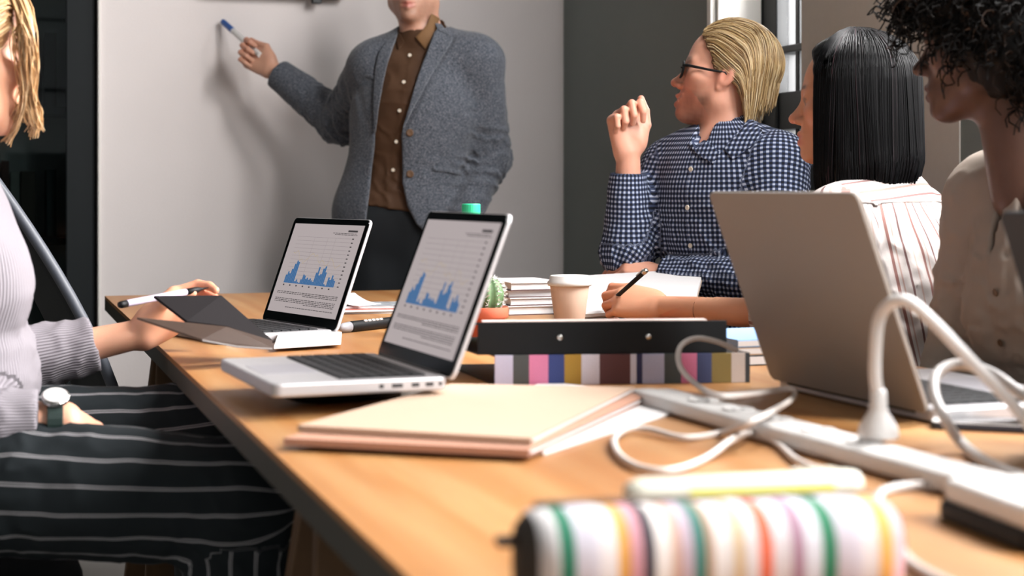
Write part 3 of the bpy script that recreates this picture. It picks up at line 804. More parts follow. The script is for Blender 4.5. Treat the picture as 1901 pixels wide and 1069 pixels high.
# grey charger cord looping at the right of the large laptop
def cord(name, label, pts, rad, mat, n=8):
    P_ = spline(pts, n); c = np.mean(P_, axis=0); c[2] = TABLE_Z
    mb = MB(); mb.tube([p - c for p in P_], rad, 10)
    return tag(mb.build(name, mat, None, c, 0, 0, True), label, 'cord')
M['cord'] = plain('cord_white', (208, 200, 194), 0.45, 0, 0.02)
M['cordg'] = plain('cord_grey', (190, 184, 180), 0.45, 0, 0.02)
cord('charger_cord', 'pale charger cord looping beside the large laptop on the right', [at(2000, 800, 1.66), at(1901, 735, 1.68), at(1840, 692, 1.72), at(1780, 676, 1.75), at(1742, 690, 1.74), at(1733, 725, 1.70), at(1752, 775, 1.66), tab(1790, 828, 0.7585), tab(1850, 868, 0.7585), tab(1930, 895, 0.7585), tab(2020, 905, 0.7585)], 0.0058, M['cordg'])
z_ = TABLE_Z + 0.005
cord('charging_cable', 'thin white charging cable coiled over the power strip', [at(1368, 650, 2.16), at(1330, 634, 2.15), at(1290, 628, 2.14), at(1262, 645, 2.12), at(1262, 680, 2.08), at(1290, 712, 2.04), tab(1330, 733, 0.782), tab(1390, 732, 0.778), tab(1440, 724, 0.775), tab(1470, 722, 0.775), at(1472, 738, 1.98), tab(1430, 765, 0.782), tab(1385, 788, 0.779), tab(1340, 803, z_), tab(1270, 812, z_), tab(1205, 797, z_ + .002), tab(1165, 796, z_ + .003), tab(1140, 815, z_ + .002), tab(1150, 845, z_), tab(1190, 868, z_), tab(1250, 872, z_), tab(1310, 850, z_), tab(1360, 815, z_ + .009), tab(1400, 803, z_ + .003), tab(1440, 822, z_), tab(1480, 855, z_), tab(1530, 874, z_), tab(1580, 882, z_)], 0.0036, M['cord'], 7)

# phone beside the large laptop
def phone(name, label, px, py, ang, w_, d_, h_, bodym, zz=TABLE_Z, tilt=0.0):
    p = tab(px, py, zz); r = empty(name, p, ang, label, 'phone')
    mb = MB(); mb.prism(rrect(w_, d_, 0.011), 0.0, h_); mb.build('body', bodym, r, bevel=0.002)
    mb = MB(); mb.prism(rrect(w_ - 0.003, d_ - 0.003, 0.010), h_, h_ + 0.0008); sc = mb.build('front_glass', M['white'], r)
    mb = MB(); mb.box((0, 0, h_ + 0.0010), (w_ - 0.008, d_ - 0.036, 0.0006)); mb.build('screen', M['bezel'], sc)
    mb = MB(); mb.lathe([(0.0001, h_ + 0.0008), (0.005, h_ + 0.0008), (0.005, h_ + 0.0014), (0.0001, h_ + 0.0014)], 14, (0, -d_ / 2 + 0.010, 0)); mb.build('home_button', M['touch'], sc)
    return r
phone('smartphone', 'white smartphone with a dark screen in front of the large laptop', 1848, 795, math.radians(70), 0.068, 0.14, 0.008, plain('phone_case_dark', (36, 44, 56), 0.4))

# striped pencil case in the foreground
PC = [(3, (61, 52, 44)), (6, (215, 212, 212)), (5, (33, 113, 85)), (7, (199, 195, 206)), (6, (213, 206, 206)), (4, (213, 154, 68)), (4, (206, 148, 159)), (4, (48, 42, 52)), (5, (215, 208, 204)), (3, (195, 158, 139)), (4, (191, 172, 186)), (4, (44, 111, 102)), (3, (158, 130, 107)), (6, (215, 210, 208)), (3, (210, 182, 139)), (5, (213, 206, 206)), (5, (206, 96, 65)), (6, (213, 206, 210)), (4, (165, 130, 148)), (6, (200, 200, 208)), (5, (40, 119, 85)), (8, (199, 193, 204)), (6, (215, 208, 208)), (5, (219, 163, 83)), (5, (208, 159, 165)), (3, (111, 83, 83))]
a = at(962, 1030, 1.035); b = at(1655, 1010, 1.085)
dv = b - a; dv[2] = 0; ln = np.linalg.norm(dv); ang = math.atan2(dv[1], dv[0])
c = (a + b) / 2; c[2] = TABLE_Z
r = empty('pencil_case', c, ang, 'striped fabric pencil case blurred in the foreground', 'pencil case')
mb = MB(); N = 28; secs = []
for i in range(N + 1):
    t_ = i / N; x = -ln / 2 + ln * t_
    e = min(t_, 1 - t_) / 0.10; k = 1 if e > 1 else math.sqrt(max(0, 1 - (1 - e) ** 2)) * 0.45 + 0.55
    wob = 1 + 0.02 * math.sin(i * 1.7)
    secs.append(((x, 0, 0.033), U, V, 0.040 * k * wob, 0.033 * (0.35 + 0.65 * k) * wob, 2.6))
loft(mb, secs, 28)
for o in [mb.build('pouch', stripes_mat('case_stripes', PC, -ln / 2, ln / 2, 0, 0.85), r, smooth=True)]:
    pass
mb = MB()
mb.box((0, 0.012, 0.0655), (ln * 0.9, 0.010, 0.003)); mb.build('zip_tape', plain('zip_brown', (70, 56, 46), 0.7), r, bevel=0.001)
mb = MB()
for k in range(60): mb.box((-ln * 0.44 + k * ln * 0.88 / 59, 0.012, 0.0676), (0.0022, 0.005, 0.0014))
tag(mb.build('zip_teeth', M['chrome'], r), kind='stuff')
mb = MB(); mb.box((-ln / 2 - 0.006, 0.004, 0.045), (0.016, 0.014, 0.006)); mb.build('end_tab', plain('zip_brown2', (60, 48, 40), 0.7), r, bevel=0.002)
# highlighter resting on the back of the pencil case
a = at(1160, 925, 1.125); b = at(1592, 893, 1.165)
zc = TABLE_Z + 0.066 + 0.010
dv = b - a; ln = math.hypot(dv[0], dv[1]); ang = math.atan2(dv[1], dv[0])
# a white ruler-like highlighter lies on a small eraser block behind the case
c = (a + b) / 2
r = empty('highlighter', (c[0], c[1], c[2] - 0.011), ang, 'white and yellow highlighter lying across the back of the pencil case', 'highlighter')
ym = plain('highlighter_yellow', (226, 226, 96), 0.4, 0, 0.02); wm = plain('highlighter_white', (222, 222, 206), 0.4, 0, 0.01)
mb = MB(); loft(mb, [((-ln / 2 + x, 0, 0.011), U, V, 0.0125 * k, 0.0105 * k, 3) for x, k in ((0.0, .5), (0.004, .8), (0.012, 1), (ln - 0.008, 1), (ln - 0.002, .9), (ln, .7))], 20); mb.build('barrel', wm, r, smooth=True)
mb = MB(); mb.box((0.01, -0.0124, 0.0115), (ln * 0.62, 0.0012, 0.008)); mb.build('yellow_stripe', ym, r, bevel=0.0004)
mb = MB(); mb.box((ln * 0.30, 0.0, 0.0222), (0.035, 0.005, 0.003)); mb.build('clip', wm, r, bevel=0.001)
# thick pad the highlighter's back rests on
zt = c[2] - 0.0115
r = empty('eraser_box', (c[0], c[1] + 0.016, TABLE_Z), ang, 'small brown box behind the pencil case carrying the highlighter', 'box')
mb = MB(); mb.box((0, 0, (zt - TABLE_Z) / 2), (0.10, 0.045, zt - TABLE_Z)); mb.build('box_body', plain('box_card', (150, 112, 80), 0.8), r, bevel=0.002)

# white tablet-like charger with a black sleeve in the bottom right corner
r = empty('power_bank', (0.408, 1.275, 0.762), math.radians(-77), 'white power bank in a black sleeve in the bottom right corner', 'power bank')
mb = MB(); mb.prism(rrect(0.15, 0.088, 0.016), -0.012, 0.004); mb.build('sleeve', M['black'], r, bevel=0.004)
mb = MB(); mb.prism(rrect(0.142, 0.080, 0.014), 0.003, 0.022); mb.build('body', M['white'], r, bevel=0.006, seg=3)
mb = MB(); mb.box((-0.0705, 0, 0.012), (0.003, 0.011, 0.005)); mb.build('port', M['port'], r)
zc_ = TABLE_Z + 0.0045
cord('coiled_cable', 'grey cable coiled round the white power bank', [tab(2000, 935, zc_), tab(1880, 912, zc_), tab(1780, 905, zc_), tab(1690, 902, zc_), tab(1635, 915, zc_), tab(1632, 950, zc_), tab(1660, 1000, zc_), tab(1690, 1045, zc_), tab(1760, 1085, zc_), tab(1850, 1120, zc_)], 0.0045, M['cordg'])
# ------------------------------------------------------------------ implicit surfaces for bodies and clothes
class Prim:
    def __init__(self, fn, c, R): self.fn, self.c, self.R = fn, np.array(c, float), float(R)
def cap(a, b, ra, rb=None, cut=None):
    a = np.array(a, float); b = np.array(b, float); rb = ra if rb is None else rb
    ba = b - a; bb = max(np.dot(ba, ba), 1e-12)
    def fn(p):
        q = p - a; t = np.clip(q @ ba / bb, 0, 1)
        d = np.sqrt(((q - t[:, None] * ba) ** 2).sum(1)) - (ra + (rb - ra) * t)
        if cut is not None: d = np.maximum(d, (p - cut[0]) @ cut[1])
        return d
    return Prim(fn, (a + b) / 2, math.sqrt(bb) / 2 + max(ra, rb))
def ecap(a, b, ra, rb, side, flat, cut=None):
    a = np.array(a, float); b = np.array(b, float); w = unit(b - a); ln = np.linalg.norm(b - a)
    u = np.array(side, float); u = unit(u - w * np.dot(u, w)); v = np.cross(w, u); k = min(1.0, flat)
    def fn(p):
        q = p - a; x = q @ u; y = (q @ v) / flat; z = q @ w; t = np.clip(z / ln, 0, 1)
        d = (np.sqrt(x * x + y * y + (z - t * ln) ** 2) - (ra + (rb - ra) * t)) * (0.5 + 0.5 * k)
        if cut is not None: d = np.maximum(d, (p - cut[0]) @ cut[1])
        return d
    return Prim(fn, (a + b) / 2, ln / 2 + max(ra, rb) * max(1, flat))
def ell(c, r, Rm=None, cut=None):
    c = np.array(c, float); r = np.array(r, float); Rm = np.eye(3) if Rm is None else np.array(Rm)
    def fn(p):
        q = (p - c) @ Rm; k0 = np.sqrt(((q / r) ** 2).sum(1)); k1 = np.sqrt(((q / r ** 2) ** 2).sum(1))
        d = k0 * (k0 - 1) / np.maximum(k1, 1e-6)
        if cut is not None: d = np.maximum(d, (p - cut[0]) @ cut[1])
        return d
    return Prim(fn, c, r.max())
def half(pt, n):                                    # everything on the side the normal points away from
    pt = np.array(pt, float); n = unit(n)
    return Prim(lambda p: (p - pt) @ n, pt, 9.0)
def smin(a, b, k):
    if k <= 0: return np.minimum(a, b)
    h = np.clip(0.5 + 0.5 * (b - a) / k, 0, 1)
    return b + (a - b) * h - k * h * (1 - h)
def combine(op, k, d, x):
    if op == 'u': return smin(d, x, k)
    if op == 's': return -smin(-d, x, k)
    return np.maximum(d, x)
def eval_ops(ops, p):
    d = np.full(len(p), 0.6)
    for op, k, pr in ops: d = combine(op, k, d, pr.fn(p))
    return d
def group(ops, grow=0.0):
    us = [pr for op, k, pr in ops if op == 'u']
    lo = np.min([pr.c - pr.R for pr in us], 0); hi = np.max([pr.c + pr.R for pr in us], 0)
    return Prim(lambda p: eval_ops(ops, p) - grow, (lo + hi) / 2, np.linalg.norm(hi - lo) / 2)
def poly_sdf(poly, x, z):
    P_ = np.array(poly, float); n = len(P_); d = np.full(x.shape, 1e9); s = np.ones(x.shape)
    for i in range(n):
        a = P_[i]; b = P_[i - 1]; e = b - a; wx, wz = x - a[0], z - a[1]
        t = np.clip((wx * e[0] + wz * e[1]) / (e @ e), 0, 1)
        d = np.minimum(d, (wx - e[0] * t) ** 2 + (wz - e[1] * t) ** 2)
        c1 = z >= a[1]; c2 = z < b[1]; c3 = e[0] * wz > e[1] * wx
        s = np.where((c1 & c2 & c3) | (~c1 & ~c2 & ~c3), -s, s)
    return s * np.sqrt(d)
BLK = 8
def sdf_mesh(ops, h, disp=None, lo=None, hi=None):
    us = [(pr.c - pr.R, pr.c + pr.R) for op, k, pr in ops if op == 'u']
    L0 = np.min([a for a, b in us], 0) - 0.02; H0 = np.max([b for a, b in us], 0) + 0.02
    if lo is not None: L0 = np.maximum(L0, lo)
    if hi is not None: H0 = np.minimum(H0, hi)
    nb = np.ceil((H0 - L0) / (h * BLK)).astype(int) + 1
    gi = np.stack(np.meshgrid(*[np.arange(n) for n in nb], indexing='ij'), -1).reshape(-1, 3)
    bc = L0 + (gi + 0.5) * h * BLK - h * 0.5
    dc = eval_ops(ops, bc); br = h * BLK * 0.87
    act = np.abs(dc) < br * 1.35 + 0.012
    D = np.empty((nb[0], BLK, nb[1], BLK, nb[2], BLK), np.float32)
    D[:] = np.where(dc < 0, -1.0, 1.0).reshape(nb)[:, None, :, None, :, None]
    ai = gi[act]; ac = bc[act]
    off = np.stack(np.meshgrid(*[np.arange(BLK)] * 3, indexing='ij'), -1).reshape(-1, 3) * h
    pts = (L0 + ai * h * BLK)[:, None, :] + off[None]
    d = np.full(pts.shape[:2], 0.6)
    for op, k, pr in ops:
        m = np.linalg.norm(ac - pr.c, axis=1) - pr.R < br + k + 0.03
        if not m.any(): continue
        q = pts[m]
        d[m] = combine(op, k, d[m].ravel(), pr.fn(q.reshape(-1, 3))).reshape(q.shape[:2])
    if disp is not None: d = d + disp(pts.reshape(-1, 3)).reshape(d.shape)
    D[ai[:, 0], :, ai[:, 1], :, ai[:, 2], :] = d.reshape(-1, BLK, BLK, BLK)
    D = D.reshape(nb * BLK)
    s = D < 0
    cnt = np.zeros(np.array(D.shape) - 1, np.uint8)
    sl = lambda o, n: slice(o, n - 1 + o)
    n0, n1, n2 = D.shape
    for i in (0, 1):
        for j in (0, 1):
            for k in (0, 1): cnt += s[sl(i, n0), sl(j, n1), sl(k, n2)]
    ci = np.argwhere((cnt > 0) & (cnt < 8))
    idm = np.full(cnt.shape, -1, np.int32); idm[ci[:, 0], ci[:, 1], ci[:, 2]] = np.arange(len(ci))
    acc = np.zeros((len(ci), 3)); num = np.zeros(len(ci))
    cs = [np.array(c) for c in ((0, 0, 0), (1, 0, 0), (0, 1, 0), (1, 1, 0), (0, 0, 1), (1, 0, 1), (0, 1, 1), (1, 1, 1))]
    vals = [D[ci[:, 0] + c[0], ci[:, 1] + c[1], ci[:, 2] + c[2]] for c in cs]
    for a in range(8):
        for b in range(a + 1, 8):
            if np.abs(cs[a] - cs[b]).sum() != 1: continue
            va, vb = vals[a], vals[b]; m = (va < 0) != (vb < 0)
            t = va[m] / (va[m] - vb[m])
            acc[m] += cs[a] + t[:, None] * (cs[b] - cs[a]); num[m] += 1
    V = L0 + (ci + acc / num[:, None]) * h
    quads = []
    for ax in range(3):
        lo_ = [slice(1, None)] * 3; lo_[ax] = slice(0, -1); hi_ = [slice(1, None)] * 3; hi_[ax] = slice(1, None)
        A = s[tuple(lo_)]; B = s[tuple(hi_)]
        e = np.argwhere(A != B)
        if len(e) == 0: continue
        fl = A[e[:, 0], e[:, 1], e[:, 2]]
        o1, o2 = [(1, 2), (2, 0), (0, 1)][ax]
        base = e.copy(); base[:, o1] += 1; base[:, o2] += 1
        def cid(d1, d2):
            q = base.copy(); q[:, o1] -= d1; q[:, o2] -= d2
            ok = ((q >= 0) & (q < np.array(idm.shape))).all(1); q = np.clip(q, 0, np.array(idm.shape) - 1)
            return np.where(ok, idm[q[:, 0], q[:, 1], q[:, 2]], -1)
        Q = np.stack([cid(1, 1), cid(0, 1), cid(0, 0), cid(1, 0)], 1)
        Q[~fl] = Q[~fl][:, ::-1]
        quads.append(Q[(Q >= 0).all(1)])
    return V, np.concatenate(quads)
def np_mesh(name, V, Q, mats, parent=None, origin=(0, 0, 0), attrs=None, smooth=True, fmat=None):
    me = bpy.data.meshes.new(name)
    V = np.asarray(V, np.float32) - np.asarray(origin, np.float32); Q = np.asarray(Q, np.int32); k = Q.shape[1]
    me.vertices.add(len(V)); me.vertices.foreach_set('co', V.ravel())
    me.loops.add(Q.size); me.loops.foreach_set('vertex_index', Q.ravel())
    me.polygons.add(len(Q)); me.polygons.foreach_set('loop_start', np.arange(0, Q.size, k, dtype=np.int32))
    try: me.polygons.foreach_set('loop_total', np.full(len(Q), k, np.int32))
    except Exception: pass
    me.polygons.foreach_set('use_smooth', np.full(len(Q), smooth))
    for m in (mats if isinstance(mats, list) else [mats]): me.materials.append(m)
    if fmat is not None: me.polygons.foreach_set('material_index', np.asarray(fmat, np.int32))
    for nm, (typ, arr) in (attrs or {}).items():
        at_ = me.attributes.new(nm, typ, 'POINT')
        at_.data.foreach_set('color' if typ == 'FLOAT_COLOR' else 'vector', np.asarray(arr, np.float32).ravel())
    me.update(calc_edges=True); me.validate()
    o = bpy.data.objects.new(name, me); COL.objects.link(o)
    if parent is not None: o.parent = parent
    return o
def pnoise(p, f, seed=0):
    r_ = np.random.default_rng(seed + 11); out = np.zeros(len(p))
    for i in range(4):
        k1, k2 = r_.normal(size=3), r_.normal(size=3)
        out += np.sin(p @ (k1 / np.linalg.norm(k1)) * f * 6.28 * (0.7 + 0.2 * i) + r_.uniform(0, 6)) * np.sin(p @ (k2 / np.linalg.norm(k2)) * f * 6.28 * (0.8 + 0.15 * i) + r_.uniform(0, 6))
    return out / 2.2
def folds(lst, amp=0.0025, f=9.0, seed=0, lim=.006):
    """cloth relief: a soft overall unevenness and bundles of creases: (centre, reach, axis, wavelength, height)"""
    def fn(p):
        d = amp * pnoise(p, f, seed)
        for c, R_, ax, lam, am in lst:
            q = p - np.array(c); w = np.exp(-(q ** 2).sum(1) / R_ ** 2); m = w > 0.02
            if not m.any(): continue
            ph = (q[m] @ unit(ax)) / lam + 0.55 * pnoise(p[m], 7.0, seed + 3) + 0.25 * pnoise(p[m], 17.0, seed + 5)
            d[m] += am * w[m] * (np.abs(np.sin(ph * math.pi)) ** 0.7 - 0.6)
        return np.clip(d, -.015, lim)
    return fn
def patcoords(V, bones):
    """cloth coordinates: round the limb and along it"""
    best = np.full(len(V), 1e9); out = np.zeros((len(V), 3))
    for i, (a, b, side, r_, v0, rn) in enumerate(bones):
        a = np.array(a, float); b = np.array(b, float); w = unit(b - a); ln = np.linalg.norm(b - a)
        u = np.array(side, float); u = unit(u - w * np.dot(u, w)); v = np.cross(w, u)
        q = V - a; t = q @ w; tc = np.clip(t, 0, ln)
        d = np.linalg.norm(q - tc[:, None] * w, axis=1) - r_
        m = d < best; best[m] = d[m]
        out[m, 0] = np.arctan2(q[m] @ v, q[m] @ u) * rn; out[m, 1] = v0 + t[m]; out[m, 2] = i
    return out
def garment(name, ops, h, mat, parent, disp=None, bones=None, lo=None, hi=None):
    V, Q = sdf_mesh(ops, h, disp, lo, hi)
    at_ = {'pat': ('FLOAT_VECTOR', patcoords(V, bones))} if bones else None
    return np_mesh(name, V, Q, mat, parent, ORIG(parent), at_)
def ORIG(o):
    p = np.zeros(3)
    while o is not None: p = p + np.array(o.location); o = o.parent
    return p
def strands(name, paths, rad, mat, parent, k=3, attrs=None):
    """hair: every path (n, m, 3) becomes a thin tapering tube"""
    P_ = np.asarray(paths, float); n, m, _ = P_.shape
    T_ = np.gradient(P_, axis=1); T_ /= (np.linalg.norm(T_, axis=2, keepdims=True) + 1e-9)
    ref = np.array([0.31, 0.22, 0.92]); U_ = np.cross(T_, ref); U_ /= (np.linalg.norm(U_, axis=2, keepdims=True) + 1e-9); W_ = np.cross(T_, U_)
    r_ = np.broadcast_to(np.asarray(rad, float), (n, m)) if np.ndim(rad) else np.full((n, m), rad)
    r_ = r_ * np.linspace(1, 0.45, m)[None] ** 0.7
    an = np.arange(k) * 2 * math.pi / k
    V = P_[:, :, None, :] + r_[:, :, None, None] * (np.cos(an)[None, None, :, None] * U_[:, :, None, :] + np.sin(an)[None, None, :, None] * W_[:, :, None, :])
    idx = np.arange(n * m * k).reshape(n, m, k)
    a = idx[:, :-1]; b = np.roll(a, -1, 2); d = idx[:, 1:]; c = np.roll(d, -1, 2)
    Q = np.stack([a, b, c, d], -1).reshape(-1, 4)
    tone = np.repeat(rng.random(n), m * k)
    at_ = {'tone': ('FLOAT_VECTOR', np.stack([tone, np.tile(np.repeat(np.linspace(0, 1, m), k), n), tone * 0], 1))}
    o = np_mesh(name, V.reshape(-1, 3), Q, mat, parent, ORIG(parent), at_); o['kind'] = 'stuff'
    return o

# ------------------------------------------------------------------ anatomy
def frame_from(fwd, up=(0, 0, 1)):
    y = unit(fwd); z = np.array(up, float); z = unit(z - y * np.dot(z, y)); x = np.cross(y, z)
    return np.array([x, y, z]).T
def head_ops(o, R, nb, female=False, smile=0.0, s=1.0):
    Tq = lambda p: np.array(o) + R @ (np.array(p, float) * s)
    c = lambda a, b, ra, rb=None: cap(Tq(a), Tq(b), ra * s, (ra if rb is None else rb) * s)
    e = lambda p, r_, Rl=None: ell(Tq(p), np.array(r_) * s, R if Rl is None else R @ Rl)
    jw = 0.90 if female else 1.0
    ops = [('u', 0, e((0, -.014, .036), (.074, .097, .083))),
           ('u', .03, e((0, .020, -.026), (.061 * jw, .064, .082)))]
    for sx in (-1, 1):
        ops.append(('u', .028, c((sx * .006, .056, -.094), (sx * .047 * jw, -.002, -.060), .019 * jw, .023)))
        ops.append(('u', .02, c((sx * .052, -.005, -.058), (sx * .055, -.008, -.015), .02, .02)))
    ops.append(('u', .016, e((0, .070, -.101), (.019 * jw, .017, .015))))
    for sx in (-1, 1):
        ops.append(('u', .02, e((sx * .043, .045, -.024 + .004 * smile), (.022 + .004 * smile, .024 + .003 * smile, .022))))
        ops.append(('u', .014, c((sx * .040, .062, .019), (sx * .010, .0745, .015), .010)))
    ops.append(('u', .018, e((0, .064, -.066), (.028, .023, .026))))
    for sx in (-1, 1): ops.append(('s', .012, e((sx * .033, .094, -.001), (.0165, .017, .0135))))
    ops.append(('u', .010, c((0, .076, .006), (0, .099, -.031), .0065, .0095)))
    ops.append(('u', .006, e((0, .1025, -.0345), (.0105, .0105, .0095))))
    for sx in (-1, 1):
        ops.append(('u', .005, e((sx * .0125, .0895, -.0395), (.0075, .011, .0075))))
        ops.append(('s', .002, e((sx * .0062, .0965, -.0465), (.0036, .005, .0035))))
        ops.append(('u', .002, e((sx * .032, .0655, -.0005), (.0135, .0135, .0135))))
        ops.append(('u', .003, e((sx * .032, .0668, .0055), (.0155, .0140, .0085))))
    q = .004 * smile
    for sx in (-1, 1):
        ops.append(('u', .005, c((sx * (.021 + q), .0795, -.0675 + q), (sx * .003, .0905, -.0635), .0038, .0055)))
        ops.append(('u', .005, c((sx * (.019 + q), .0785, -.0735 + q), (0, .0885, -.0785 - q * .5), .0038, .006)))
        ops.append(('s', .003, c((sx * (.025 + q), .081, -.0695 + q * 1.2), (0, .098, -.0705 - q * .2), .0018 + q * .3, .0022 + q * .5)))
    tilt = np.array(rot_to((0, -0.28, 1)))
    for sx in (-1, 1):
        ops.append(('u', .006, e((sx * .074, -.014, -.008), (.011, .017, .029), tilt)))
        ops.append(('u', .004, e((sx * .081, -.020, -.002), (.006, .016, .028), tilt)))
        ops.append(('s', .004, e((sx * .089, -.012, -.004), (.0075, .0095, .017), tilt)))
        ops.append(('u', .004, e((sx * .076, -.004, -.033), (.006, .007, .008))))
    nk = .046 if female else .056
    a = Tq((0, -.026, -.050))
    ops.append(('u', .03, cap(a, nb, nk, nk + .008)))
    return ops
FING = [((.088, .027, .000), (.042, .025, .020)), ((.092, .006, .003), (.046, .028, .021)), ((.087, -.014, .001), (.042, .026, .020)), ((.078, -.032, -.004), (.034, .020, .018))]
def hand_ops(w, x, zback, side, curls, thumb, s=1.0, spread=0.0):
    """w wrist, x towards the fingers, zback the back of the hand, side = +1 right hand / -1 left hand"""
    x = unit(x); z = np.array(zback, float); z = unit(z - x * np.dot(z, x)); y = np.cross(z, x) * side
    Tq = lambda p: np.array(w) + s * (p[0] * x + p[1] * y + p[2] * z)
    ops = []
    for i, (b, _) in enumerate(FING):
        ops.append(('u', .016 if i else 0, cap(Tq((.004, b[1] * .55, 0)), Tq(np.array(b) + (-.004, 0, -.002)), .0150 * s, .0118 * s)))
    ops.append(('u', .02, ell(Tq((.045, .004, -.008)), np.array((.045, .034, .014)) * s, np.array([x, y, z]).T)))
    ops.append(('u', .018, ell(Tq((.030, .024, -.012)), np.array((.028, .016, .015)) * s, np.array([x, y, z]).T)))   # ball of the thumb
    tips = []
    for i, (b, ln) in enumerate(FING):
        p = np.array(b, float); a_ = 0.0; sp = spread * (1.5 - i)
        for j in range(3):
            a_ += math.radians(curls[i][j])
            dv = np.array([math.cos(a_) * math.cos(sp), math.sin(sp) * max(0, math.cos(a_)), -math.sin(a_)])
            q = p + dv * ln[j]
            r0, r1 = (.0100, .0088) if j == 0 else ((.0088, .0078) if j == 1 else (.0078, .0064))
            if i == 3: r0 *= .86; r1 *= .86
            ops.append(('u', .008 if j == 0 else .0022, cap(Tq(p), Tq(q), r0 * s, r1 * s)))
            p = q
        tips.append(Tq(p))
    t = [np.array(p, float) for p in thumb]
    rad = [.0145, .0115, .0100, .0080]
    for j in range(len(t) - 1): ops.append(('u', .010 if j == 0 else .003, cap(Tq(t[j]), Tq(t[j + 1]), rad[j] * s, rad[j + 1] * s)))
    return ops, Tq, tips
FIST = [(78, 95, 55), (80, 98, 55), (82, 98, 55), (84, 96, 55)]
RELAX = [(25, 30, 18), (30, 34, 20), (34, 36, 20), (38, 36, 20)]
def torso_frame(J):
    up = unit(J['neck'] - J['hip']); sd = np.array(J['side'], float); sd = unit(sd - up * np.dot(sd, up)); fr = np.cross(sd, up) 
    if np.dot(fr, J['front']) < 0: fr = -fr
    return sd, fr, up
def torso_ops(J, g=0.0, k=1.0, bust=False, gz=None):
    sd, fr, up = torso_frame(J); Rm = np.array([sd, fr, up]).T; sh = J.get('w', 1.0)
    gg = np.array([g, g, g])
    ops = [('u', 0, ell(J['hip'], np.array((.158 * sh, .112, .11)) + gg, Rm)),
           ('u', .06, ecap(J['hip'], J['chest'], .132 * sh + g, .138 * sh + g, sd, .74)),
           ('u', .06, ell(J['chest'], np.array((.152 * sh, .104, .165)) + gg, Rm)),
           ('u', .05, cap(J['shR'] * .93 + J['shL'] * .07, J['shL'] * .93 + J['shR'] * .07, .047 + g)),
           ('u', .04, cap(J['neck'] - up * .015, J['shR'] * .55 + J['neck'] * .45, .045 + g, .04 + g)),
           ('u', .04, cap(J['neck'] - up * .015, J['shL'] * .55 + J['neck'] * .45, .045 + g, .04 + g))]
    if bust:
        for s_ in (-1, 1): ops.append(('u', .05, ell(J['chest'] + fr * .078 + sd * s_ * .066 - up * .02, np.array((.058, .052, .062)) + gg * .6, Rm)))
    return ops
def arm_ops(J, s_, g=0.0, r=(.052, .042, .030), cuff=None, k=.03):
    sh, el, wr = J['sh' + s_], J['el' + s_], J['wr' + s_]
    ops = [('u', k, cap(sh, el, r[0] + g, r[1] + g))]
    if cuff is None: ops.append(('u', .02, cap(el, wr, r[1] + g, r[2] + g)))
    else:
        t_, rc, gc = cuff; e = el + (wr - el) * t_; d_ = unit(wr - el)
        ops.append(('u', .02, cap(el, e + d_ * .03, r[1] + g, rc, (e, d_))))
    return ops
def leg_ops(J, s_, g=0.0, r=(.082, .058, .042), k=.04):
    h, kn, an = J['hp' + s_], J['kn' + s_], J['an' + s_]
    return [('u', k, cap(h, kn, r[0] + g, r[1] + g)), ('u', .03, cap(kn, an, r[1] + g, r[2] + g))]
def foot_ops(J, s_, g=0.0):
    an, to = J['an' + s_], J['to' + s_]
    heel = an - unit(to - an) * .03; heel[2] = .045; b = np.array(to); b[2] = .035
    return [('u', .03, cap(an, heel, .036 + g, .034 + g)), ('u', .03, cap(heel, b, .034 + g, .028 + g))]
SKIN = {}
def skin_mat(name, rough=0.45):
    t = NT(name); a = t.attr('col')
    f = t.noise(t.coords(), 45.0, 4); f2 = t.noise(t.coords(), 420.0, 2)
    t.set(t.mix(t.math('MULTIPLY', f, 0.16), a.outputs['Color'], (0.36, 0.16, 0.12, 1)), rough)
    t.b.inputs['Subsurface Weight'].default_value = 0.12
    t.b.inputs['Subsurface Radius'].default_value = (0.012, 0.004, 0.002)
    t.bump(f2, 0.12, 0.0006)
    return t.m
M['skin'] = skin_mat('skin')
